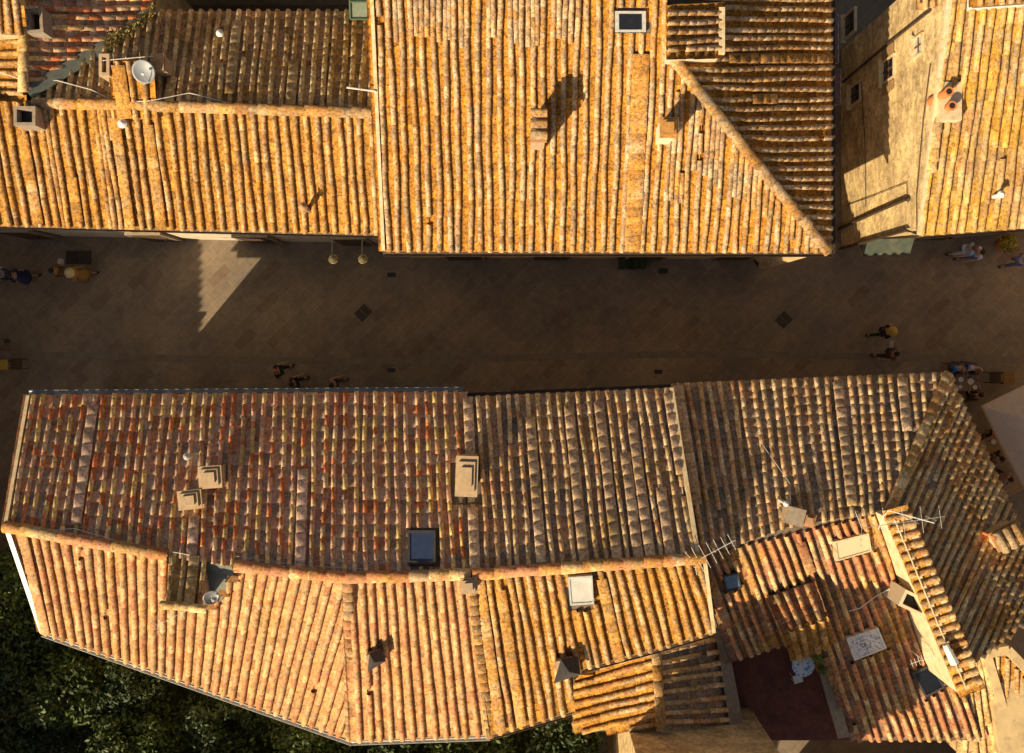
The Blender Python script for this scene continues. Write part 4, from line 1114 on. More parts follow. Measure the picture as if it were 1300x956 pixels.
# ---- houses added outside the picture, some placed to shade street end, garden, lane, terrace
def gable(name, x0, y0, x1, y1, ze, zr, along, tm, wm, label):
    root = empty(name, ((x0 + x1) / 2, (y0 + y1) / 2, 0), label, 'house', 'terracotta roofed town houses')
    o = .35
    if along == 'y':
        xm = (x0 + x1) / 2; rid = [Vector((xm, y0 - o, zr)), Vector((xm, y1 + o, zr))]
        sl = (zr - ze) / (xm - x0); zo = ze - sl * o
        sides = [([Vector((x0 - o, y1 + o, zo)), Vector((x0 - o, y0 - o, zo))], [rid[0], rid[1]]), ([Vector((x1 + o, y0 - o, zo)), Vector((x1 + o, y1 + o, zo))], [rid[1], rid[0]])]
        gp = [[Vector((x0, y, 0)), Vector((x1, y, 0)), Vector((x1, y, ze - .1)), Vector((xm, y, zr - .12)), Vector((x0, y, ze - .1))] for y in (y0, y1)]
    else:
        ym = (y0 + y1) / 2; rid = [Vector((x0 - o, ym, zr)), Vector((x1 + o, ym, zr))]
        sl = (zr - ze) / (ym - y0); zo = ze - sl * o
        sides = [([Vector((x0 - o, y0 - o, zo)), Vector((x1 + o, y0 - o, zo))], [rid[1], rid[0]]), ([Vector((x1 + o, y1 + o, zo)), Vector((x0 - o, y1 + o, zo))], [rid[0], rid[1]])]
        gp = [[Vector((x, y0, 0)), Vector((x, y1, 0)), Vector((x, y1, ze - .1)), Vector((x, ym, zr - .12)), Vector((x, y0, ze - .1))] for x in (x0, x1)]
    MB().prism(gp[0], gp[1]).build('wall', wm, root)
    for e, r in sides:
        pl = Plane(e[0], e[1], r[0]); roof_tiles('roof', pl, [PX(e[0]), PX(e[1]), PX(r[0]), PX(r[1])], tm, root, n=max(2, int((e[1] - e[0]).length / .33)), L=.38)
        vs = [e[0], e[1], r[0], r[1]]; MB().prism([v - Vector((0, 0, .09)) for v in vs], [v - Vector((0, 0, .05)) for v in vs]).build('roof_deck', M_DECK, root)
    cap_row('ridge_cap', [rid[0] + Vector((0, 0, .05)), rid[1] + Vector((0, 0, .05))], tm, root, w=.32, L=.5)
    return root
gable('town_house', -29, -12.5, -20.2, 8.5, 8.1, 9.5, 'y', T_WEST, M_PLASTER, 'unseen gabled house shading the left end of the street')
gable('town_house', -29, -24, -20.2, -14.0, 8.0, 9.4, 'y', T_MIXED, M_OCHREPL, 'unseen gabled house shading the dark garden trees from the west')
gable('town_house', 3.6, -17.0, 7.8, -12.0, 9.9, 10.5, 'x', T_DARK, M_STONE, 'tall narrow tower house added to shade the roofs by the terrace')
gable('town_house', -16, -24, 2.6, -17.6, 6.5, 8.0, 'x', T_WEST, M_OCHREPL, 'unseen long house added to shade the garden lane')
gable('town_house', 9.5, -24, 20, -17.0, 6.0, 7.5, 'x', T_MIXED, M_PLASTER, 'house south of the bottom right corner')
gable('town_house', 23.5, -6, 31, 10, 7.0, 8.5, 'y', T_EAST, M_OCHREPL, 'house closing the right end of the street behind the cafe')
gable('town_house', -14, 12.6, -5.6, 19, 6.5, 8.0, 'x', T_MIXED, M_PLASTER, 'house behind the dark courtyard of the upper left house')

# ================================================================== ROOFTOP THINGS
p = PAn.at(182, 90, .95)
dish('satellite_dish', 'large pale grey round dish facing up between two chimneys on the upper left ridge', (p.x, p.y, PAn.zxy(p.x, p.y)), .95, .31, -70, 66, mat('dish_grey', (.26, .28, .31), .5, .05, 5))
p = PS.at(1206, 802, .9)
dish('satellite_dish', 'small white dish beside the orange coping of the lower right roof', (p.x, p.y, PR2.zxy(p.x, p.y)), .35, .17, -60, 50, M_WHITE)
p = PFs.at(274, 752, .5)
dish('satellite_dish', 'dark grey dish in the notch of the lower left roof beside a comb aerial', (p.x, p.y, 8.6), .3, .22, -40, 55, M_ZINC)
p = PFs.at(236, 776, 1.1)
yagi('roof_antenna', 'comb aerial lying over the peach tiles at the notch of the lower left house', (p.x, p.y, PFs.zxy(p.x, p.y)), 1.1, 27, 1.9, 11, .5, comb=True, elh=1, m=M_WHITE)
p = PS.at(908, 700, 1.4)
yagi('roof_antenna', 'pale aerial at the ridge between the middle and right lower roofs', (p.x, p.y, PS.zxy(p.x, p.y)), 1.4, 28, 1.3, 6, .8, comb=True, m=M_WHITE)
p = PR.at(1162, 662, 1.6)
yagi('roof_antenna', 'largest aerial, long double comb boom over the hip of the lower right roof', (p.x, p.y, PR2.zxy(p.x, p.y)), 1.6, 8, 2.4, 9, 1.1, comb=True, elh=1, m=M_TIN, off=-.3)
p = PS.at(1172, 838, 1.2)
yagi('roof_antenna', 'short toothed aerial near the bottom of the lower right parapet', (p.x, p.y, PS.zxy(p.x, p.y)), 1.2, 200, .8, 7, .35, m=M_WHITE)
p = PAn.at(158, 72, 1.1)
yagi('roof_antenna', 'thin aerial poles crossing behind the large grey dish', (p.x, p.y, PAn.zxy(p.x, p.y)), 1.0, 5, 1.5, 2, .35, m=M_WHITE)
top_mesh(MB().tube([PC.at(477, 116, .15), PC.at(440, 111, .25)], .025, 6), 'roof_pole', M_WHITE, 'thin pale pole sticking out sideways from the left verge of the big roof', 'pole')
cable('roof_cable', [PAn.at(-5, 90, .3), PAn.at(38, 105, .15), PAn.at(72, 102, .12), PAn.at(116, 114, .1), PAn.at(148, 130, .14), PA.at(190, 128, .2), PAn.at(240, 118, .12), PAn.at(292, 131, .1)], .012, M_WHITE, 'white cable trailing across the ridge of the upper left house')
cable('roof_cable', [PF.at(20, 676, .16), PF.at(95, 671, .14), PF.at(160, 690, .12), PF.at(243, 705, .12)], .010, M_WHITE, 'thin pale wire along the left end of the lower left ridge')
cable('roof_cable', [PF.at(300, 706, .15), PF.at(380, 718, .12), PF.at(460, 722, .12)], .010, M_TIN, 'thin pale wire along the ridge left of the lower skylight')
cable('roof_cable', [PS.at(1078, 776, .12), PS.at(1092, 772, .12), PS.at(1112, 757, .14), PS.at(1148, 738, .3)], .014, M_WHITE, 'curved white wire on the shaded slope below the cream skylight')
cable('roof_cable', [PK.at(1115, 672, .25), PK.at(1122, 655, .5), PK.at(1128, 648, .6), PK.at(1186, 664, 1.0)], .015, M_WHITE, 'pale stay pole holding the largest aerial at the hip')
cable('roof_cable', [PR.at(965, 560, .3), PR.at(1003, 614, .2), PR.at(1004, 640, .5)], .010, M_TIN, 'thin grey wire over the sooty slope up to the white vent pipe')
top_mesh(MB().tube([PK.at(1200, 818, .3), PK.at(1212, 842, .3)], .09, 8, .14), 'antenna_radome', M_WHITE, 'white elongated aerial housing lying on the orange coping near the bottom', 'antenna')

# terrace furniture
def at(px, py, z): return W(px, py, z)
t = empty('mosaic_table', (at(1020, 845, tz + .75).x, at(1020, 845, tz + .75).y, tz), 'round blue and white mosaic table on the dark red terrace', 'table')
MB().lathe((0, 0, .71), [(.36, 0), (.37, .02), (.36, .04)], 28).build('tabletop', M_MOSAIC, t, world=False)
MB().lathe((0, 0, 0), [(.24, 0), (.22, .03), (.035, .06), (.035, .70), (.12, .71)], 14).build('pedestal', M_IRON, t, world=False)
p = at(1013, 862, tz + .45)
s = empty('stool', (p.x, p.y, tz), 'small square white stool beside the mosaic table', 'stool', rz=.3)
MB().box((0, 0, .44), (.30, .26, .04)).build('seat', M_WHITE, s, world=False, bevel=.01)
for dx in (-1, 1):
    for dy in (-1, 1): MB().box((dx * .12, dy * .10, .21), (.03, .03, .42)).build('leg', M_WHITE, s, world=False)
def potplant(px, py, z, r, m, label):
    p = at(px, py, z + .4); root = empty('potted_plant', (p.x, p.y, z), label, 'potted plant', 'potted plants by the terrace')
    MB().lathe((0, 0, 0), [(.11, 0), (.15, .24), (.16, .26), (.13, .262)], 14).build('pot', M_TERRA, root, world=False)
    f = MB()
    for i in range(150):
        d = Vector((random.gauss(0, 1), random.gauss(0, 1), abs(random.gauss(0, 1)) + .2)).normalized() * r * random.uniform(.3, 1)
        c = Vector((0, 0, .3)) + d; a = Vector((random.uniform(-1, 1), random.uniform(-1, 1), random.uniform(-.4, .4))).normalized(); b = a.cross(d).normalized()
        f.add([c - a * .04, c - b * .02, c + a * .045, c + b * .02], [(0, 1, 2, 3)])
    f.build('leaves', m, root, world=False)
potplant(1039, 836, 5.5, .24, M_LEAF3, 'bright green leafy pot plant nearer the dormer on the terrace edge')
potplant(1044, 851, 5.5, .22, M_LEAF2, 'darker green pot plant below the bright one on the terrace edge')
# ivy / weeds along the valley of the top left house
f = MB()
for i in range(900):
    t_ = random.random(); px = 134 + t_ * 62; py = 56 - t_ * 44 + random.gauss(0, 4.5) + 6 * math.sin(t_ * 3)
    c = PB.at(px, py, .08 + random.random() * .18); a = Vector((random.uniform(-1, 1), random.uniform(-1, 1), random.uniform(0, 1))).normalized(); b = a.cross(Vector((random.random(), random.random(), 1))).normalized()
    f.add([c, c + b * .02 + a * .05, c + a * .13, c - b * .02 + a * .05], [(0, 1, 2, 3)])
top_mesh(f, 'valley_weeds', M_IVY, 'dry yellow green weeds growing along the roof valley at the top left', 'weeds', kind='stuff')

# ================================================================== TREES
def tree(x, y, h, r, seed, label, m, z0=0, n=5200):
    rg = np.random.default_rng(seed)
    root = empty('garden_tree', (x, y, z0), label, 'tree', 'dark garden trees')
    tr = MB(); tr.tube([(0, 0, -.1), (rg.normal(0, .08), rg.normal(0, .08), h * .35), (rg.normal(0, .15), rg.normal(0, .15), h * .8)], .17, 8, .05)
    for k in range(7):
        a = rg.uniform(0, 6.28); z = h * rg.uniform(.3, .6); l = r * rg.uniform(.5, .85)
        tr.tube([(0, 0, z), (math.cos(a) * l * .5, math.sin(a) * l * .5, z + l * .3), (math.cos(a) * l, math.sin(a) * l, z + l * .55)], .06, 6, .015)
    tr.build('trunk', M_BARK, root, world=False)
    nc = 34; cc = rg.normal(0, 1, (nc, 3)); cc /= np.linalg.norm(cc, axis=1, keepdims=True); cc *= rg.uniform(.35, 1.0, (nc, 1)) ** .6
    cc = cc * np.array([r * .85, r * .85, h * .30]) + np.array([0, 0, h * .64]); cr = rg.uniform(.22, .45, nc) * r
    idx = rg.integers(0, nc, n); d = rg.normal(0, 1, (n, 3)); d /= np.linalg.norm(d, axis=1, keepdims=True)
    P = cc[idx] + d * (cr[idx] * rg.uniform(.6, 1.05, n))[:, None]
    a = rg.normal(0, 1, (n, 3)) + d * .3; a /= np.linalg.norm(a, axis=1, keepdims=True)
    b = np.cross(a, d + rg.normal(0, .5, (n, 3))); b /= np.linalg.norm(b, axis=1, keepdims=True)
    s = rg.uniform(.055, .12, n)[:, None]
    V = np.stack([P - a * s, P - b * s * .5, P + a * s, P + b * s * .5], 1).reshape(-1, 3)
    me = bpy.data.meshes.new('crown'); me.from_pydata(V.tolist(), [], np.arange(4 * n).reshape(-1, 4).tolist()); me.update()
    link_mesh('crown', me, m, root, world=False)
tl = [(-17.6, -8.6, 4.6, 1.7, 'dark tree at the top of the garden beside the roof verge'), (-15.9, -9.9, 3.6, 1.5, 'small rounded dark tree nearest the lower left roof corner'),
      (-18.1, -11.4, 5.0, 1.9, 'broad dark tree at the left edge of the garden'), (-15.6, -12.3, 4.0, 1.6, 'dark tree below the lower left eave with a patchy crown'),
      (-13.2, -11.6, 3.4, 1.35, 'low dark tree just under the slanting lower left eave'), (-17.6, -14.6, 4.6, 1.9, 'dark tree in the bottom left corner'),
      (-13.0, -14.2, 4.2, 1.7, 'second dark tree from the left along the bottom lane'), (-10.2, -13.3, 3.6, 1.45, 'third dark tree along the bottom lane'), (-9.9, -15.6, 4.6, 1.8, 'larger dark tree at the lane behind the third one'),
      (-7.0, -14.0, 4.0, 1.6, 'dark tree in the lane below the peach roof seam'), (-4.2, -13.5, 3.8, 1.5, 'dark tree in the lane below the little roof vents'), (-4.6, -16.0, 4.6, 1.7, 'tall dark tree against the long lane house'),
      (-1.4, -13.9, 4.2, 1.6, 'dark tree in the lane below the middle house'), (1.6, -13.9, 3.9, 1.5, 'last dark tree before the tower house'), (-15.3, -15.8, 4.8, 1.8, 'dark tree between the corner tree and the lane')]
for i, (x, y, h, r, lb) in enumerate(tl): tree(x, y, h, r, 100 + i, lb, M_LEAF if i % 3 else M_LEAF2, n=5200 if i < 6 else 4200)
# low ground cover under the trees
rg = np.random.default_rng(5); n = 16000
P = np.stack([rg.uniform(-19.3, 3.2, n), rg.uniform(-17.5, -7.6, n), rg.uniform(.02, .5, n)], 1)
keep = inpoly(P[:, :2], [(-19.4, -17.5), (-17.5, -7.6), (-15.0, -7.6), (-12.8, -9.6), (-9, -11.4), (3.2, -11.2), (3.2, -17.5)]); P = P[keep]; n = len(P)
a = unit(rg.normal(0, 1, (n, 3))); b = unit(np.cross(a, rg.normal(0, 1, (n, 3)))); s = rg.uniform(.05, .13, n)[:, None]
V = np.stack([P - a * s, P - b * s * .5, P + a * s, P + b * s * .5], 1).reshape(-1, 3)
me = bpy.data.meshes.new('ground_cover'); me.from_pydata(V.tolist(), [], np.arange(4 * n).reshape(-1, 4).tolist()); me.update()
tag(link_mesh('ground_cover', me, M_LEAF), 'low dark undergrowth covering the garden under the trees', 'undergrowth', kind='stuff')

# ================================================================== STREET THINGS
def plate(name, px, py, w, h, rz, label, cat='drain cover', grate=True, m=None):
    p = W(px, py, 0); root = empty(name, (p.x, p.y, 0), label, cat, 'covers let into the paving', rz=R(rz))
    fr = MB(); t = .035
    for cx, cy, sx, sy in ((0, h / 2 - t / 2, w, t), (0, -h / 2 + t / 2, w, t), (-w / 2 + t / 2, 0, t, h - 2 * t), (w / 2 - t / 2, 0, t, h - 2 * t)): fr.box((cx, cy, .004), (sx, sy, .016))
    fr.build('frame', M_IRON, root, world=False)
    g = MB()
    if grate:
        k = max(3, int((w - .1) / .06))
        for i in range(k): g.box((-w / 2 + t + (w - 2 * t) * (i + .5) / k, 0, .003), (.026, h - 2 * t, .012))
        MB().box((0, 0, -.001), (w - 2 * t, h - 2 * t, .002)).build('pit', M_BLACK, root, world=False)
    else:
        g.box((-w / 4 + t / 4, 0, .004), (w / 2 - t * 1.2, h - 2.2 * t, .014)); g.box((w / 4 - t / 4, 0, .004), (w / 2 - t * 1.2, h - 2.2 * t, .014))
    g.build('grate' if grate else 'lid', m or M_IRON, root, world=False)
M_LID = mat('brown_stone_lid', (.055, .042, .036), .85, .15, 9, bumpy=.3)
plate('drain_grate', 497, 349, .32, .17, 0, 'small dark drain grate just below the left corner of the big eave')
plate('drain_grate', 842, 344, .34, .20, 0, 'small dark drain grate right of the two planters under the big eave')
plate('drain_grate', 497, 470, .30, .15, 0, 'small drain grate near the lower eave left of the middle house')
plate('drain_grate', 836, 472, .30, .15, 0, 'small drain grate near the eave step of the lower right house')
plate('inspection_cover', 100, 327, .95, .50, 0, 'large double rectangular cover beside the couple walking at the left', grate=False, m=M_LID)
plate('inspection_cover', 461, 397, .52, .44, 45, 'diamond set dark cover in the middle of the street, left one', grate=False, m=M_LID)
plate('inspection_cover', 995, 406, .50, .44, 45, 'diamond set dark cover in the right half of the street', grate=False, m=M_LID)
plate('inspection_cover', 9, 433, .22, .16, 0, 'tiny dark cover at the left edge of the street', grate=False)
rg = np.random.default_rng(21)
lt = MB()
for i in range(420):
    x = rg.uniform(-19, 19); y = rg.uniform(-1.9, 3.4) if i % 3 else (3.2 if x < -4 else 2.5) - abs(rg.normal(0, .25)); a = rg.uniform(0, 6.28); s_ = rg.uniform(.012, .035)
    lt.add([(x + math.cos(a + k * 1.57) * s_ * (1 if k % 2 else .6), y + math.sin(a + k * 1.57) * s_ * (1 if k % 2 else .6), .012 + .006 * (k % 2)) for k in range(4)], [(0, 1, 2, 3)])
tag(lt.build('leaf_litter', mat('dry_leaves', (.20, .14, .07), .9, .5, 20)), 'tiny dry leaves and specks scattered over the street paving', 'litter', kind='stuff')
# kerb-like channel line along the street: a run of long pale stones
ch = MB()
for i in range(46):
    x0 = -20 + i * .88; ch.box((x0 + .43, -.62 + .12 * math.sin(x0 * .22), .0), (.86, .26, .006))
o = ch.build('channel_stones', mat('channel_stone', (.175, .140, .110), .85, .2, 3, bumpy=.4)); tag(o, kind='structure')

# two planters under the big eave
def planter(px, py, label):
    p = W(px, py, .8); root = empty('street_planter', (p.x, p.y, 0), label, 'planter', 'planters against the big house')
    MB().prism([Vector((x * .24, y * .24, 0)) for x, y in ((-1, -1), (1, -1), (1, 1), (-1, 1))], [Vector((x * .31, y * .31, .62)) for x, y in ((-1, -1), (1, -1), (1, 1), (-1, 1))]).build('tub', mat('planter_grey', (.10, .10, .11), .8, .1, 6), root, world=False, bevel=.02)
    MB().box((0, 0, .625), (.54, .54, .02)).build('soil', M_EARTH, root, world=False)
    f = MB()
    for i in range(260):
        d = Vector((random.gauss(0, 1), random.gauss(0, 1), abs(random.gauss(0, .7)))).normalized() * .3 * random.uniform(.4, 1); c = Vector((0, 0, .66)) + d
        a = Vector((random.uniform(-1, 1), random.uniform(-1, 1), random.uniform(-.4, .6))).normalized(); b = a.cross(d).normalized()
        f.add([c - a * .05, c - b * .022, c + a * .055, c + b * .022], [(0, 1, 2, 3)])
    f.build('shrub', M_LEAF, root, world=False)
planter(795, 332, 'left one of the two dark grey planters under the big eave')
planter(812, 332, 'right one of the two dark grey planters under the big eave')

# wall lanterns on the upper left facade
def lantern(px, label, side=-1, yb=None):
    X = (px - CX) / F * 32; yw = PA.at(px, 297).y + .42
    root = empty('wall_lantern', (X, yw, 3.6), label, 'street lamp', 'lanterns on brackets along the street')
    MB().tube([(0, 0, 0), (0, -.35, .25), (0, -.85, .30), (0, -.9, .22)], .022, 6).build('bracket', M_IRON, root, world=False)
    MB().lathe((0, -.9, -.08), [(.05, 0), (.13, .05), (.16, .20), (.10, .24)], 12).build('lamp_glass', mat('amber_glass', (.42, .30, .06), .3, .1, 6), root, world=False)
    MB().lathe((0, -.9, .162), [(.15, 0), (.13, .04), (.03, .10)], 12).build('lamp_shade', mat('lamp_shade_dull', (.09, .07, .03), .7, .1, 6), root, world=False)
lantern(421, 'bracket lantern with a yellowish shade on the upper left facade, left one of the pair')
lantern(459, 'bracket lantern with a yellowish shade on the upper left facade, next to the big house')

# purple awnings in the alley
def awning(px0, py0, px1, py1, z0, z1, m, label, face='x'):
    mb = MB(); a, b = W(px0, py0, z0), W(px1, py0, z1); c, d = W(px1, py1, z1), W(px0, py1, z0); n = 9
    root = empty('awning', (a.x, (a.y + d.y) / 2, 0), label, 'awning')
    vs = []
    for i in range(n + 1):
        t_ = i / n; s_ = .03 * (i % 2)
        vs += [a.lerp(d, t_) + Vector((0, 0, s_)), b.lerp(c, t_) + Vector((0, 0, s_))]
    vs += [v - Vector((0, 0, .02)) for v in vs]; K = 2 * (n + 1)
    fs = [(2 * i, 2 * i + 1, 2 * i + 3, 2 * i + 2) for i in range(n)] + [(K + 2 * i + 2, K + 2 * i + 3, K + 2 * i + 1, K + 2 * i) for i in range(n)]
    mb.add(vs, fs).build('canvas', m, root)
    MB().tube([b, c], .02, 6).build('front_bar', M_TIN, root)
    for q, r_ in ((a, b), (d, c)): MB().tube([Vector((q.x, q.y, q.z - .4)), r_], .015, 6).build('arm', M_TIN, root)
awning(1049, 18, 1064, 80, 3.4, 3.0, M_PURPLE, 'purple awning in the shaded alley, upper one')
awning(1049, 88, 1067, 132, 3.3, 2.9, M_PURPLE, 'purple awning in the shaded alley, lower one with a pointed corner')
# green shop awning at the street corner
gy = y0
a = [Vector((XW - .1, gy - .02, 3.0)), Vector((XW + 1.5, gy + .02, 3.0)), Vector((XW + 1.5, gy - .5, 2.6)), Vector((XW - .1, gy - .55, 2.6))]
root = empty('shop_awning', (XW + 1.2, gy, 0), 'faded green shop awning under the eave at the alley corner', 'awning')
MB().prism([v - Vector((0, 0, .02)) for v in a], a).build('canvas', M_AWNG, root)
MB().prism([a[3] - Vector((0, 0, .2)), a[2] - Vector((0, 0, .2)), a[2] - Vector((0, -.02, .2)), a[3] - Vector((0, -.02, .2))], [a[3], a[2], a[2] + Vector((0, .02, 0)), a[3] + Vector((0, .02, 0))]).build('valance', M_AWNG, root)
for q in (a[2], a[3]): MB().tube([q, Vector((q.x, gy, 2.2))], .018, 6).build('arm', M_IRON, root)
# signboard and yellow box in the alley
top_mesh(MB().box((W(1075, 37, 2.2).x - .5, W(1075, 37, 2.2).y, 1.1), (.3, .5, 2.2)), 'yellow_cabinet', mat('yellow_panel', (.45, .36, .03), .7, .1, 8), 'yellow cabinet standing in the alley against the stone wall', 'cabinet', bevel=.02)

# ------------------------------------------------------------------ parasols, tables, chairs
def parasol(name, label, corners, z, peak, m):
    """corners: photo pixels of the canopy corners at height z"""
    c = [W(x, y, z) for x, y in corners]; mid = sum(c, Vector()) / len(c); top = Vector((mid.x, mid.y, z + peak))
    root = empty(name, (mid.x, mid.y, 0), label, 'parasol', 'large square cafe parasols')
    vs = [top]; fs = []; n = len(c); R_ = 6; S_ = 8; grid = {}
    mb = MB()
    for i in range(n):
        a, b = c[i], c[(i + 1) % n]; g = []
        for r_ in range(R_ + 1):
            row = []
            for s_ in range(S_ + 1):
                e = a.lerp(b, s_ / S_); p = top.lerp(e, r_ / R_); t_ = s_ / S_; p.z -= .10 * math.sin(math.pi * t_) * (r_ / R_) ; row.append(p)
            g.append(row)
        V = [p for row in g for p in row]; fs = []
        for r_ in range(R_):
            for s_ in range(S_): k = r_ * (S_ + 1) + s_; fs.append((k, k + 1, k + S_ + 2, k + S_ + 1))
        k0 = len(V); e = [g[R_][s_] for s_ in range(S_ + 1)]; V += [p - Vector((0, 0, .16)) for p in e]
        for s_ in range(S_): fs.append((R_ * (S_ + 1) + s_, R_ * (S_ + 1) + s_ + 1, k0 + s_ + 1, k0 + s_))
        mb.add(V, fs)
    mb.build('canopy', m, root)
    MB().tube([(mid.x, mid.y, .1), (mid.x, mid.y, z + peak)], .04, 8).build('pole', M_WOODD, root)
    MB().lathe((mid.x, mid.y, 0), [(.4, 0), (.4, .07), (.08, .12)], 16).build('base', M_IRON, root)
    for q in c: MB().tube([top - Vector((0, 0, .05)), q - Vector((0, 0, .03))], .014, 5).build('rib', M_WOODD, root)
parasol('cafe_parasol', 'big beige parasol whose corner shows at the right edge above the cafe', [(1248, 516), (1375, 456), (1440, 582), (1313, 642)], 3.0, .75, M_PARASOL)
parasol('cafe_parasol', 'brownish parasol partly showing under the lower right eave', [(1246, 832), (1330, 772), (1400, 860), (1316, 920)], 2.8, .6, M_PARASOL2)

def make_chair():
    root = bpy.data.objects.new('cafe_chair', None); COL.objects.link(root)
    MB().box((0, 0, .45), (.42, .42, .035)).build('seat', M_WOODD, root, world=False, bevel=.01)
    b = MB()
    for z in (.62, .72, .82): b.box((0, .205, z), (.40, .02, .05))
    b.build('backrest', M_WOODD, root, world=False)
    for dx in (-1, 1):
        MB().tube([(dx * .18, -.18, 0), (dx * .18, -.18, .44)], .016, 6).build('leg', M_IRON, root, world=False)
        MB().tube([(dx * .18, .20, 0), (dx * .18, .20, .88)], .016, 6).build('leg', M_IRON, root, world=False)
    return root
chair0 = make_chair(); used = []
def dup(src):
    r = src.copy(); COL.objects.link(r)
    for ch_ in src.children: c = ch_.copy(); COL.objects.link(c); c.parent = r
    return r
def chair(x, y, rz, label):
    c = chair0 if not used else dup(chair0); used.append(1)
    c.location = (x, y, 0); c.rotation_euler = (0, 0, rz); tag(c, label, 'chair', 'cafe chairs'); return c
def table(px, py, w, d, rz, label, m=None, things=0):
    p = W(px, py, .75); root = empty('cafe_table', (p.x, p.y, 0), label, 'table', 'cafe tables', rz=rz)
    MB().box((0, 0, .735), (w, d, .03)).build('tabletop', m or M_WOODL, root, world=False, bevel=.008)
    for dx in (-1, 1):
        for dy in (-1, 1): MB().box((dx * (w / 2 - .05), dy * (d / 2 - .05), .36), (.045, .045, .72)).build('leg', M_IRON, root, world=False)
    return root, p
M_DISH = mat('white_crockery', (.62, .60, .56), .35, .04, 8)
def plate_on(p, dx, dy, r, label, m=None):
    top_mesh(MB().lathe((p.x + dx, p.y + dy, .752), [(r * .5, 0), (r * .62, .004), (r, .018), (r * .98, .022), (r * .6, .008)], 18), 'plate', m or M_DISH, label, 'plate', 'crockery on the cafe tables')
def glass_on(p, dx, dy, label):
    top_mesh(MB().lathe((p.x + dx, p.y + dy, .752), [(.03, 0), (.035, .11), (.031, .112), (.027, .01)], 12), 'drinking_glass', G_SKY, label, 'glass', 'glasses on the cafe tables')

T1, p1 = table(1228, 486, .85, .62, -.03, 'laid wooden table between the seated guests at the roof corner', mat('tablecloth_check', (.20, .13, .10), .9, .25, 14))
plate_on(p1, -.24, .12, .10, 'white plate at the upper left of the corner table'); plate_on(p1, .12, .05, .12, 'larger white plate in the middle of the corner table')
plate_on(p1, .28, -.16, .09, 'small plate at the lower right of the corner table'); plate_on(p1, -.26, -.14, .07, 'saucer at the lower left of the corner table', M_DISH)
glass_on(p1, .02, .2, 'tumbler at the top of the corner table'); glass_on(p1, .32, .12, 'tumbler at the right of the corner table')
T2, p2 = table(1281, 480, .42, .48, 0, 'small empty ochre table right of the corner guests', mat('ochre_top', (.22, .12, .035), .8, .15, 8))
chair(p2.x - .36, p2.y, math.pi / 2, 'dark chair at the small ochre table'); 
T3, p3 = table(1258, 565, .6, .6, .45, 'table half hidden by the eave under the big parasol'); plate_on(p3, .1, .12, .1, 'white plate on the table under the big parasol')
glass_on(p3, -.12, .15, 'tumbler on the table under the big parasol')
T4, p4 = table(1284, 618, .6, .6, .45, 'table deeper under the big parasol near the lower eave')
p = W(4, 463, .75)
T5, p5 = table(1, 463, .5, .36, 0, 'small yellow topped table at the left edge of the street', mat('yellow_top', (.34, .22, .03), .7, .15, 8))
chair(p5.x + .42, p5.y + .02, -math.pi / 2, 'dark chair beside the yellow topped table at the left edge')
top_mesh(MB().box((W(16, 608, 1.8).x, W(16, 608, 1.8).y, .9), (.22, .55, 1.8)), 'red_sign_board', mat('red_panel', (.30, .012, .010), .6, .1, 8), 'red upright board beside the left verge of the lower left house', 'board', bevel=.02)
p = W(1296, 306, 1.5)
root = empty('flower_tub', (p.x, p.y, 0), 'tub of yellow flowers at the right edge under the eave', 'flower tub')
MB().lathe((0, 0, 0), [(.2, 0), (.28, .45), (.30, .5), (.25, .5)], 16).build('tub', M_TERRA, root, world=False)
f = MB(); f2 = MB()
for i in range(900):
    d = Vector((random.gauss(0, 1), random.gauss(0, 1), abs(random.gauss(0, 1)))).normalized() * .36 * random.uniform(.5, 1); c = Vector((0, 0, .55)) + d
    a = Vector((random.uniform(-1, 1), random.uniform(-1, 1), random.uniform(-.3, .3))).normalized(); b = a.cross(d).normalized()
    (f if i % 3 else f2).add([c - a * .035, c - b * .03, c + a * .035, c + b * .03], [(0, 1, 2, 3)])
f.build('flowers', mat('yellow_petals', (.42, .26, .02), .7, .2, 9), root, world=False); f2.build('leaves', M_LEAF, root, world=False)

# ================================================================== PEOPLE
def skin(name, joints, edges, radii, m, parent, sub=2):
    me = bpy.data.meshes.new(name); me.from_pydata([tuple(j) for j in joints], edges, [])
    o = bpy.data.objects.new(name, me); COL.objects.link(o)
    md = o.modifiers.new('skin', 'SKIN'); md.use_smooth_shade = True
    for i, r in enumerate(radii):
        s = me.skin_vertices[0].data[i]; s.radius = (r, r) if not isinstance(r, tuple) else r
        s.use_root = False
    # one root for every connected chain
    seen = set(); adj = {i: [] for i in range(len(joints))}
    for a_, b_ in edges: adj[a_].append(b_); adj[b_].append(a_)
    for i in range(len(joints)):
        if i in seen: continue
        me.skin_vertices[0].data[i].use_root = True; st = [i]
        while st:
            k = st.pop()
            if k in seen: continue
            seen.add(k); st += adj[k]
    sb = o.modifiers.new('sub', 'SUBSURF'); sb.levels = sub; sb.render_levels = sub
    dg = bpy.context.evaluated_depsgraph_get(); ev = o.evaluated_get(dg)
    me2 = bpy.data.meshes.new_from_object(ev); me2.name = name
    bpy.data.objects.remove(o); bpy.data.meshes.remove(me)
    me2.materials.clear(); me2.shade_smooth()
    return link_mesh(name, me2, m, parent, world=False)

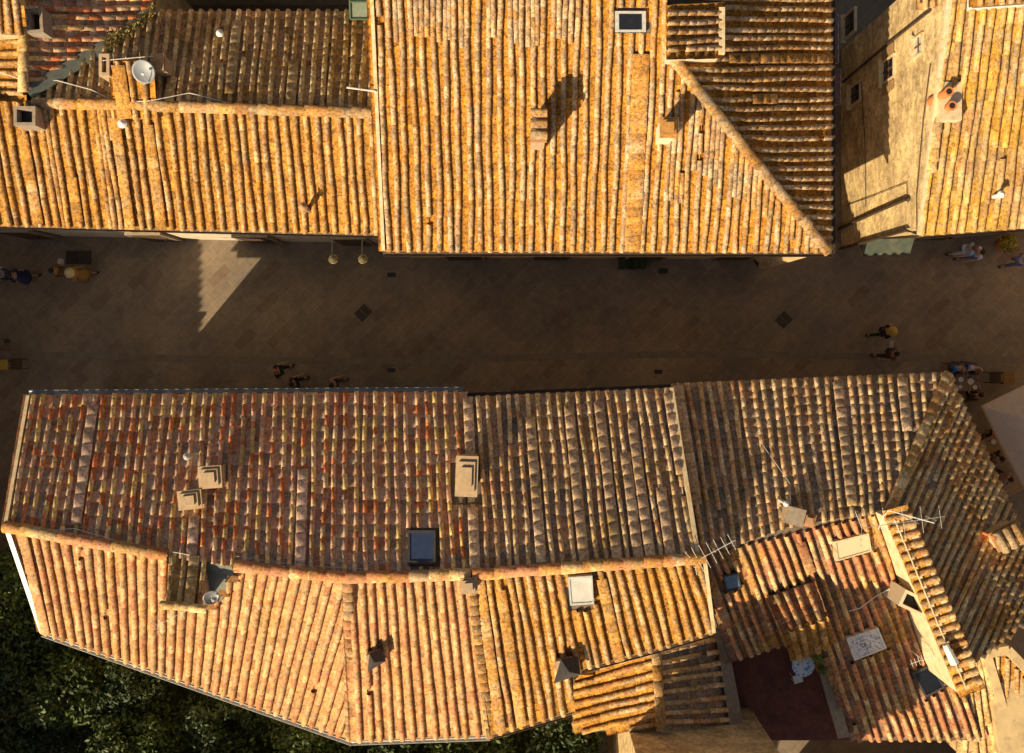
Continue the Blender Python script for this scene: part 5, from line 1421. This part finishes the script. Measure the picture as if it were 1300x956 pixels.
SKIN_M = mat('skin', (.38, .21, .13), .6, .06, 12)
def cloth(c): return mat('cloth_%d_%d_%d' % tuple(int(x * 99) for x in c), c, .9, .12, 10)
bag_label = ''
def person(px, py, heading, label, shirt, pants, hair, pose='walk', hat=None, bag=None, dress=False, h=1.60, headtilt=0, blend=0):
    """faces local +y; heading in degrees from +x"""
    zh = 1.2 if pose == 'sit' else 1.6
    p = W(px, py, zh * .55); k = h / 1.72
    k *= 1.0
    root = empty('person', (p.x, p.y, 0), label, 'person', 'people in the street and at the cafe', rz=R(heading - 90))
    V = lambda x, y, z: Vector((x, y, z)) * k
    dz = 0.0
    if pose == 'sit':
        hip = V(0, 0, .50); L = {}
        for s, n_ in ((-1, 'l'), (1, 'r')):
            L[n_] = [V(s * .10, 0, .50), V(s * .13, .42, .49), V(s * .12, .40, .09), V(s * .12, .53, .05)]
        waist, chest, neck = V(0, .0, .72), V(0, .03, .95), V(0, .06, 1.12)
        arms = [[V(s * .19, .05, 1.04), V(s * .25, .16, .80), V(s * .17, .40, .80), V(s * .15, .50, .80)] for s in (-1, 1)]
        head = V(0, .10, 1.26)
    else:
        st = {'walk': .26, 'stand': .03}[pose]
        hip = V(0, 0, .93); L = {}
        L['l'] = [V(-.10, 0, .90), V(-.10, st * .75, .50), V(-.10, st * .9, .09), V(-.11, st * .9 + .15, .04)]
        L['r'] = [V(.10, 0, .90), V(.10, -st * .10, .48), V(.10, -st * 1.35, .13), V(.11, -st * 1.35 + .13, .04)]
        waist, chest, neck = V(0, .01, 1.10), V(0, .01, 1.32), V(0, .02, 1.47)
        sw = .22 if pose == 'walk' else .04
        arms = [[V(s * .19, .01, 1.40), V(s * .25, -s * sw * .3 - .03, 1.12), V(s * .26, s * -sw + .10, .88), V(s * .26, s * -sw * 1.1 + .14, .80)] for s in (-1, 1)]
        head = V(0, .04, 1.61)
    J = [hip, waist, chest, neck, head + V(0, 0, -.07), head + V(0, 0, .015), head + V(0, -.005, .08)]; E_ = [(0, 1), (1, 2), (2, 3), (3, 4), (4, 5), (5, 6)]
    Rr = [(.15, .11), (.135, .10), (.165, .11), .052, .066, .088, .06]
    for n_ in 'lr':
        i = len(J); J += L[n_]; Rr += [.085, .062, .040, .033]; E_ += [(0, i), (i, i + 1), (i + 1, i + 2), (i + 2, i + 3)]
    for a_ in arms:
        i = len(J); J += a_; Rr += [.055, .040, .028, (.036, .02)]; E_ += [(2, i), (i, i + 1), (i + 1, i + 2), (i + 2, i + 3)]
    J = [j for j in J]; Rr = [(r * k, r * k) if not isinstance(r, tuple) else (r[0] * k, r[1] * k) for r in Rr]
    # fingers: short separate chains rooted in each palm
    for s, a_ in zip((-1, 1), arms):
        d = (a_[3] - a_[2]).normalized(); sd = Vector((1, 0, 0)); sd = (sd - d * sd.dot(d)).normalized(); dn = Vector((0, 0, -1)) if pose == 'sit' else Vector((0, .6, -.2))
        for q, ln in ((-1.5, .062), (-.5, .078), (.5, .074), (1.5, .058)):
            b0 = a_[3] + sd * q * .019; i = len(J); J += [b0 - d * .01, b0 + d * ln * .6, b0 + d * ln + dn * .012 * 1.0]; Rr += [(.010, .010), (.009, .009), (.007, .007)]; E_ += [(i, i + 1), (i + 1, i + 2)]
        b0 = a_[3] - d * .03 - sd * s * .025; i = len(J); J += [b0, b0 - sd * s * .03 + d * .03, b0 - sd * s * .035 + d * .06]; Rr += [(.012, .012), (.010, .010), (.008, .008)]; E_ += [(i, i + 1), (i + 1, i + 2)]
    body = skin('body', J, E_, Rr, SKIN_M, root)
    # face: nose, eyes, mouth, ears
    fy = head.y + .082 * k
    nb = MB().prism([head + V(-.014, .080, -.035), head + V(.014, .080, -.035), head + V(.0, .112, -.032)], [head + V(-.006, .082, .012), head + V(.006, .082, .012), head + V(0, .092, .010)]); nb.build('nose', SKIN_M, body, world=False)
    eb = MB()
    for s in (-1, 1): eb.lathe(tuple(head + V(s * .032, .083, .012)), [(.004, -.008), (.011, 0), (.004, .008)], 8)
    eb.build('eyes', M_BLACK, body, world=False)
    MB().box(tuple(head + V(0, .083, -.058)), (.045 * k, .012, .009)).build('mouth', mat('lips', (.32, .10, .08), .6, .05, 10), body, world=False)
    ear = MB()
    for s in (-1, 1): ear.lathe(tuple(head + V(s * .086, -.005, -.02)), [(.006, -.025), (.014, 0), (.008, .028)], 8)
    ear.build('ears', SKIN_M, body, world=False)
    # hair
    hb = MB(); seg = 18; prof = []
    for i in range(9):
        t_ = i / 8 * math.pi * .62; prof.append((math.sin(t_) * .101 * k, math.cos(t_) * .108 * k))
    hb.lathe(tuple(head + V(0, -.014, .015)), prof[::-1], seg); hb.build('hair', cloth(hair), root, world=False, smooth=True)
    # clothes
    g = 1.13
    def gr(r): return tuple(x * g + .006 for x in r)
    sj = [hip, waist, chest, chest + (neck - chest) * .62]; se = [(0, 1), (1, 2), (2, 3)]; sr = [gr(Rr[0]), gr(Rr[1]), gr(Rr[2]), (.085 * k, .07 * k)]
    for a_ in arms:
        i = len(sj); sj += [a_[0], a_[0].lerp(a_[1], .85)]; se += [(2, i), (i, i + 1)]; sr += [(.072 * k, .072 * k), (.056 * k, .056 * k)]
    skin('shirt', sj, se, sr, cloth(shirt), root)
    if dress:
        MB().lathe(tuple(V(0, 0, .42)), [(.30 * k, 0), (.25 * k, .25 * k), (.17 * k, .55 * k), (.15 * k, .62 * k)], 18, sy=.85).build('skirt', cloth(pants), root, world=False, smooth=True)
    else:
        pj = [hip + V(0, 0, .03)]; pe = []; pr = [gr((.15 * k, .115 * k))]
        for n_ in 'lr':
            i = len(pj); pj += [L[n_][0], L[n_][1], L[n_][1].lerp(L[n_][2], .9)]; pe += [(0, i), (i, i + 1), (i + 1, i + 2)]; pr += [(.10 * k,) * 2, (.076 * k,) * 2, (.056 * k,) * 2]
        skin('trousers', pj, pe, pr, cloth(pants), root)
    for n_ in 'lr':
        f_ = L[n_][3]; MB().box((f_.x, f_.y - .06, max(.035, f_.z)), (.09, .26, .07)).build('shoe', M_BLACK, root, world=False, bevel=.02)
    if hat: MB().lathe(tuple(head + V(0, -.005, .05)), [(.19, 0), (.19, .012), (.105, .02), (.10, .08), (.04, .10)], 20).build('hat', cloth(hat), root, world=False, smooth=True)
    if bag:
        b = top_mesh(MB().box((0, 0, 0), (.30, .15, .26)), 'hand_bag', cloth(bag), bag_label, 'bag', bevel=.04)
        w_ = rotz(V(.36, .02, .72), R(heading - 90)); b.location = Vector((p.x, p.y, 0)) + w_; b.rotation_euler = (0, 0, R(heading - 90))
    return root
person(4, 348, 185, 'person in white and light blue at the left edge of the street', (.42, .50, .60), (.04, .06, .16), (.05, .03, .02))
person(24, 351, 180, 'person in a dark navy dress just behind the one at the left edge', (.02, .03, .10), (.02, .03, .11), (.05, .03, .02), dress=True)
bag_label = 'whitish bag at the hip of the walker in the brown top'
person(76, 345, 178, 'person in a brown top with dark hair', (.20, .11, .045), (.14, .09, .05), (.02, .012, .01), bag=(.55, .53, .55))
person(100, 348, 182, 'person in an ochre dress with a straw hat', (.36, .19, .03), (.32, .19, .05), (.3, .2, .08), hat=(.60, .50, .28), dress=True)
person(354, 471, 15, 'person in black with reddish hair walking near the lower eave', (.012, .014, .014), (.012, .012, .014), (.30, .10, .07))
person(374, 487, 20, 'person in dark clothes half hidden by the lower eave, left of two', (.03, .02, .03), (.02, .015, .02), (.02, .012, .01))
person(424, 488, 10, 'person in dull pink half hidden by the lower eave, right of two', (.28, .17, .19), (.05, .03, .04), (.02, .012, .01))
person(1228, 317, 180, 'person in a light blue shirt beside the right house', (.24, .38, .62), (.40, .42, .52), (.10, .04, .02))
person(1238, 322, 185, 'person in a pale lilac shirt close behind the one in light blue', (.44, .46, .62), (.10, .12, .22), (.02, .012, .01))
person(1296, 331, 190, 'person in a pale lilac shirt at the right edge of the street', (.44, .44, .60), (.10, .10, .20), (.02, .012, .01))
person(1123, 421, 5, 'person with a yellow hat and black clothes in the right half of the street', (.015, .015, .03), (.02, .02, .03), (.02, .012, .01), hat=(.40, .26, .06))
bag_label = 'pale bag at the side of the walker in dull maroon'
person(1131, 449, 175, 'person in dull maroon below the one with the yellow hat', (.14, .06, .055), (.03, .02, .02), (.02, .012, .01), bag=(.36, .34, .30))
def sit(px, py, heading, label, shirt, pants, hair):
    r = person(px, py, heading, label, shirt, pants, hair, pose='sit'); a = R(heading - 90)
    o = rotz((0, -.0, 0), a); chair(r.location.x + o.x, r.location.y + o.y, a + 0, 'dark chair under the guest in ' + label.split(' in ', 1)[1].split(' at ')[0].split(' deeper')[0].split(' under')[0])
    for c in COL.objects:
        pass
    return r
sit(1214, 467, -80, 'guest in a bright blue top at the top of the corner table', (.02, .14, .50), (.05, .05, .08), (.22, .12, .07))
sit(1235, 467, -100, 'guest in a white and blue top at the top right of the corner table', (.50, .46, .60), (.03, .06, .30), (.20, .10, .05))
sit(1237, 503, 95, 'guest in dark maroon at the bottom of the corner table', (.07, .025, .02), (.02, .015, .015), (.03, .015, .01))
sit(1262, 583, 60, 'guest in brown under the big parasol beside the eave', (.16, .08, .04), (.03, .02, .02), (.03, .015, .01))
sit(1270, 545, 240, 'guest in dark clothes at the upper side of the parasol table', (.05, .03, .03), (.03, .02, .02), (.03, .015, .01))
sit(1272, 605, -30, 'guest in pale pink deeper under the big parasol', (.34, .24, .26), (.03, .02, .02), (.05, .025, .015))

# ================================================================== LIGHT, SKY, CAMERA
world = bpy.data.worlds.new('World'); scene.world = world; world.use_nodes = True
nt = world.node_tree; nt.nodes.clear()
sky = nt.nodes.new('ShaderNodeTexSky'); sky.sky_type = 'NISHITA'; sky.sun_disc = False
sky.sun_elevation = R(SUN_EL); sky.air_density = .75; sky.dust_density = 3.0; sky.ozone_density = .6
trav = Vector((math.cos(R(SUN_AZ)) * math.cos(R(SUN_EL)), math.sin(R(SUN_AZ)) * math.cos(R(SUN_EL)), -math.sin(R(SUN_EL))))
sky.sun_rotation = math.atan2(-trav.x, -trav.y) % (2 * math.pi)
bg = nt.nodes.new('ShaderNodeBackground'); bg.inputs[1].default_value = .052
out = nt.nodes.new('ShaderNodeOutputWorld'); hs = nt.nodes.new('ShaderNodeHueSaturation'); hs.inputs['Saturation'].default_value = .45; nt.links.new(sky.outputs[0], hs.inputs['Color'])
nt.links.new(hs.outputs[0], bg.inputs[0]); nt.links.new(bg.outputs[0], out.inputs[0])
sl = bpy.data.lights.new('Sun', 'SUN'); sl.energy = 5.0; sl.angle = R(.5); sl.color = (1, .79, .49)
so = bpy.data.objects.new('Sun', sl); COL.objects.link(so); so.location = (-20, -20, 40)
so.rotation_euler = trav.to_track_quat('-Z', 'Y').to_euler()

cam = bpy.data.cameras.new('Camera'); cam.sensor_width = 36; cam.sensor_fit = 'HORIZONTAL'; cam.lens = F / 1300 * 36
cam.shift_y = -(478 - CY) / 1300; cam.clip_end = 800
co = bpy.data.objects.new('Camera', cam); COL.objects.link(co); co.location = (0, 0, H); co.rotation_euler = (0, 0, 0)
scene.camera = co
scene.view_settings.view_transform = 'Standard'; scene.view_settings.look = 'None'
scene.view_settings.exposure = .58; scene.view_settings.gamma = 1.0
scene.cycles.max_bounces = 6; scene.cycles.use_denoising = True
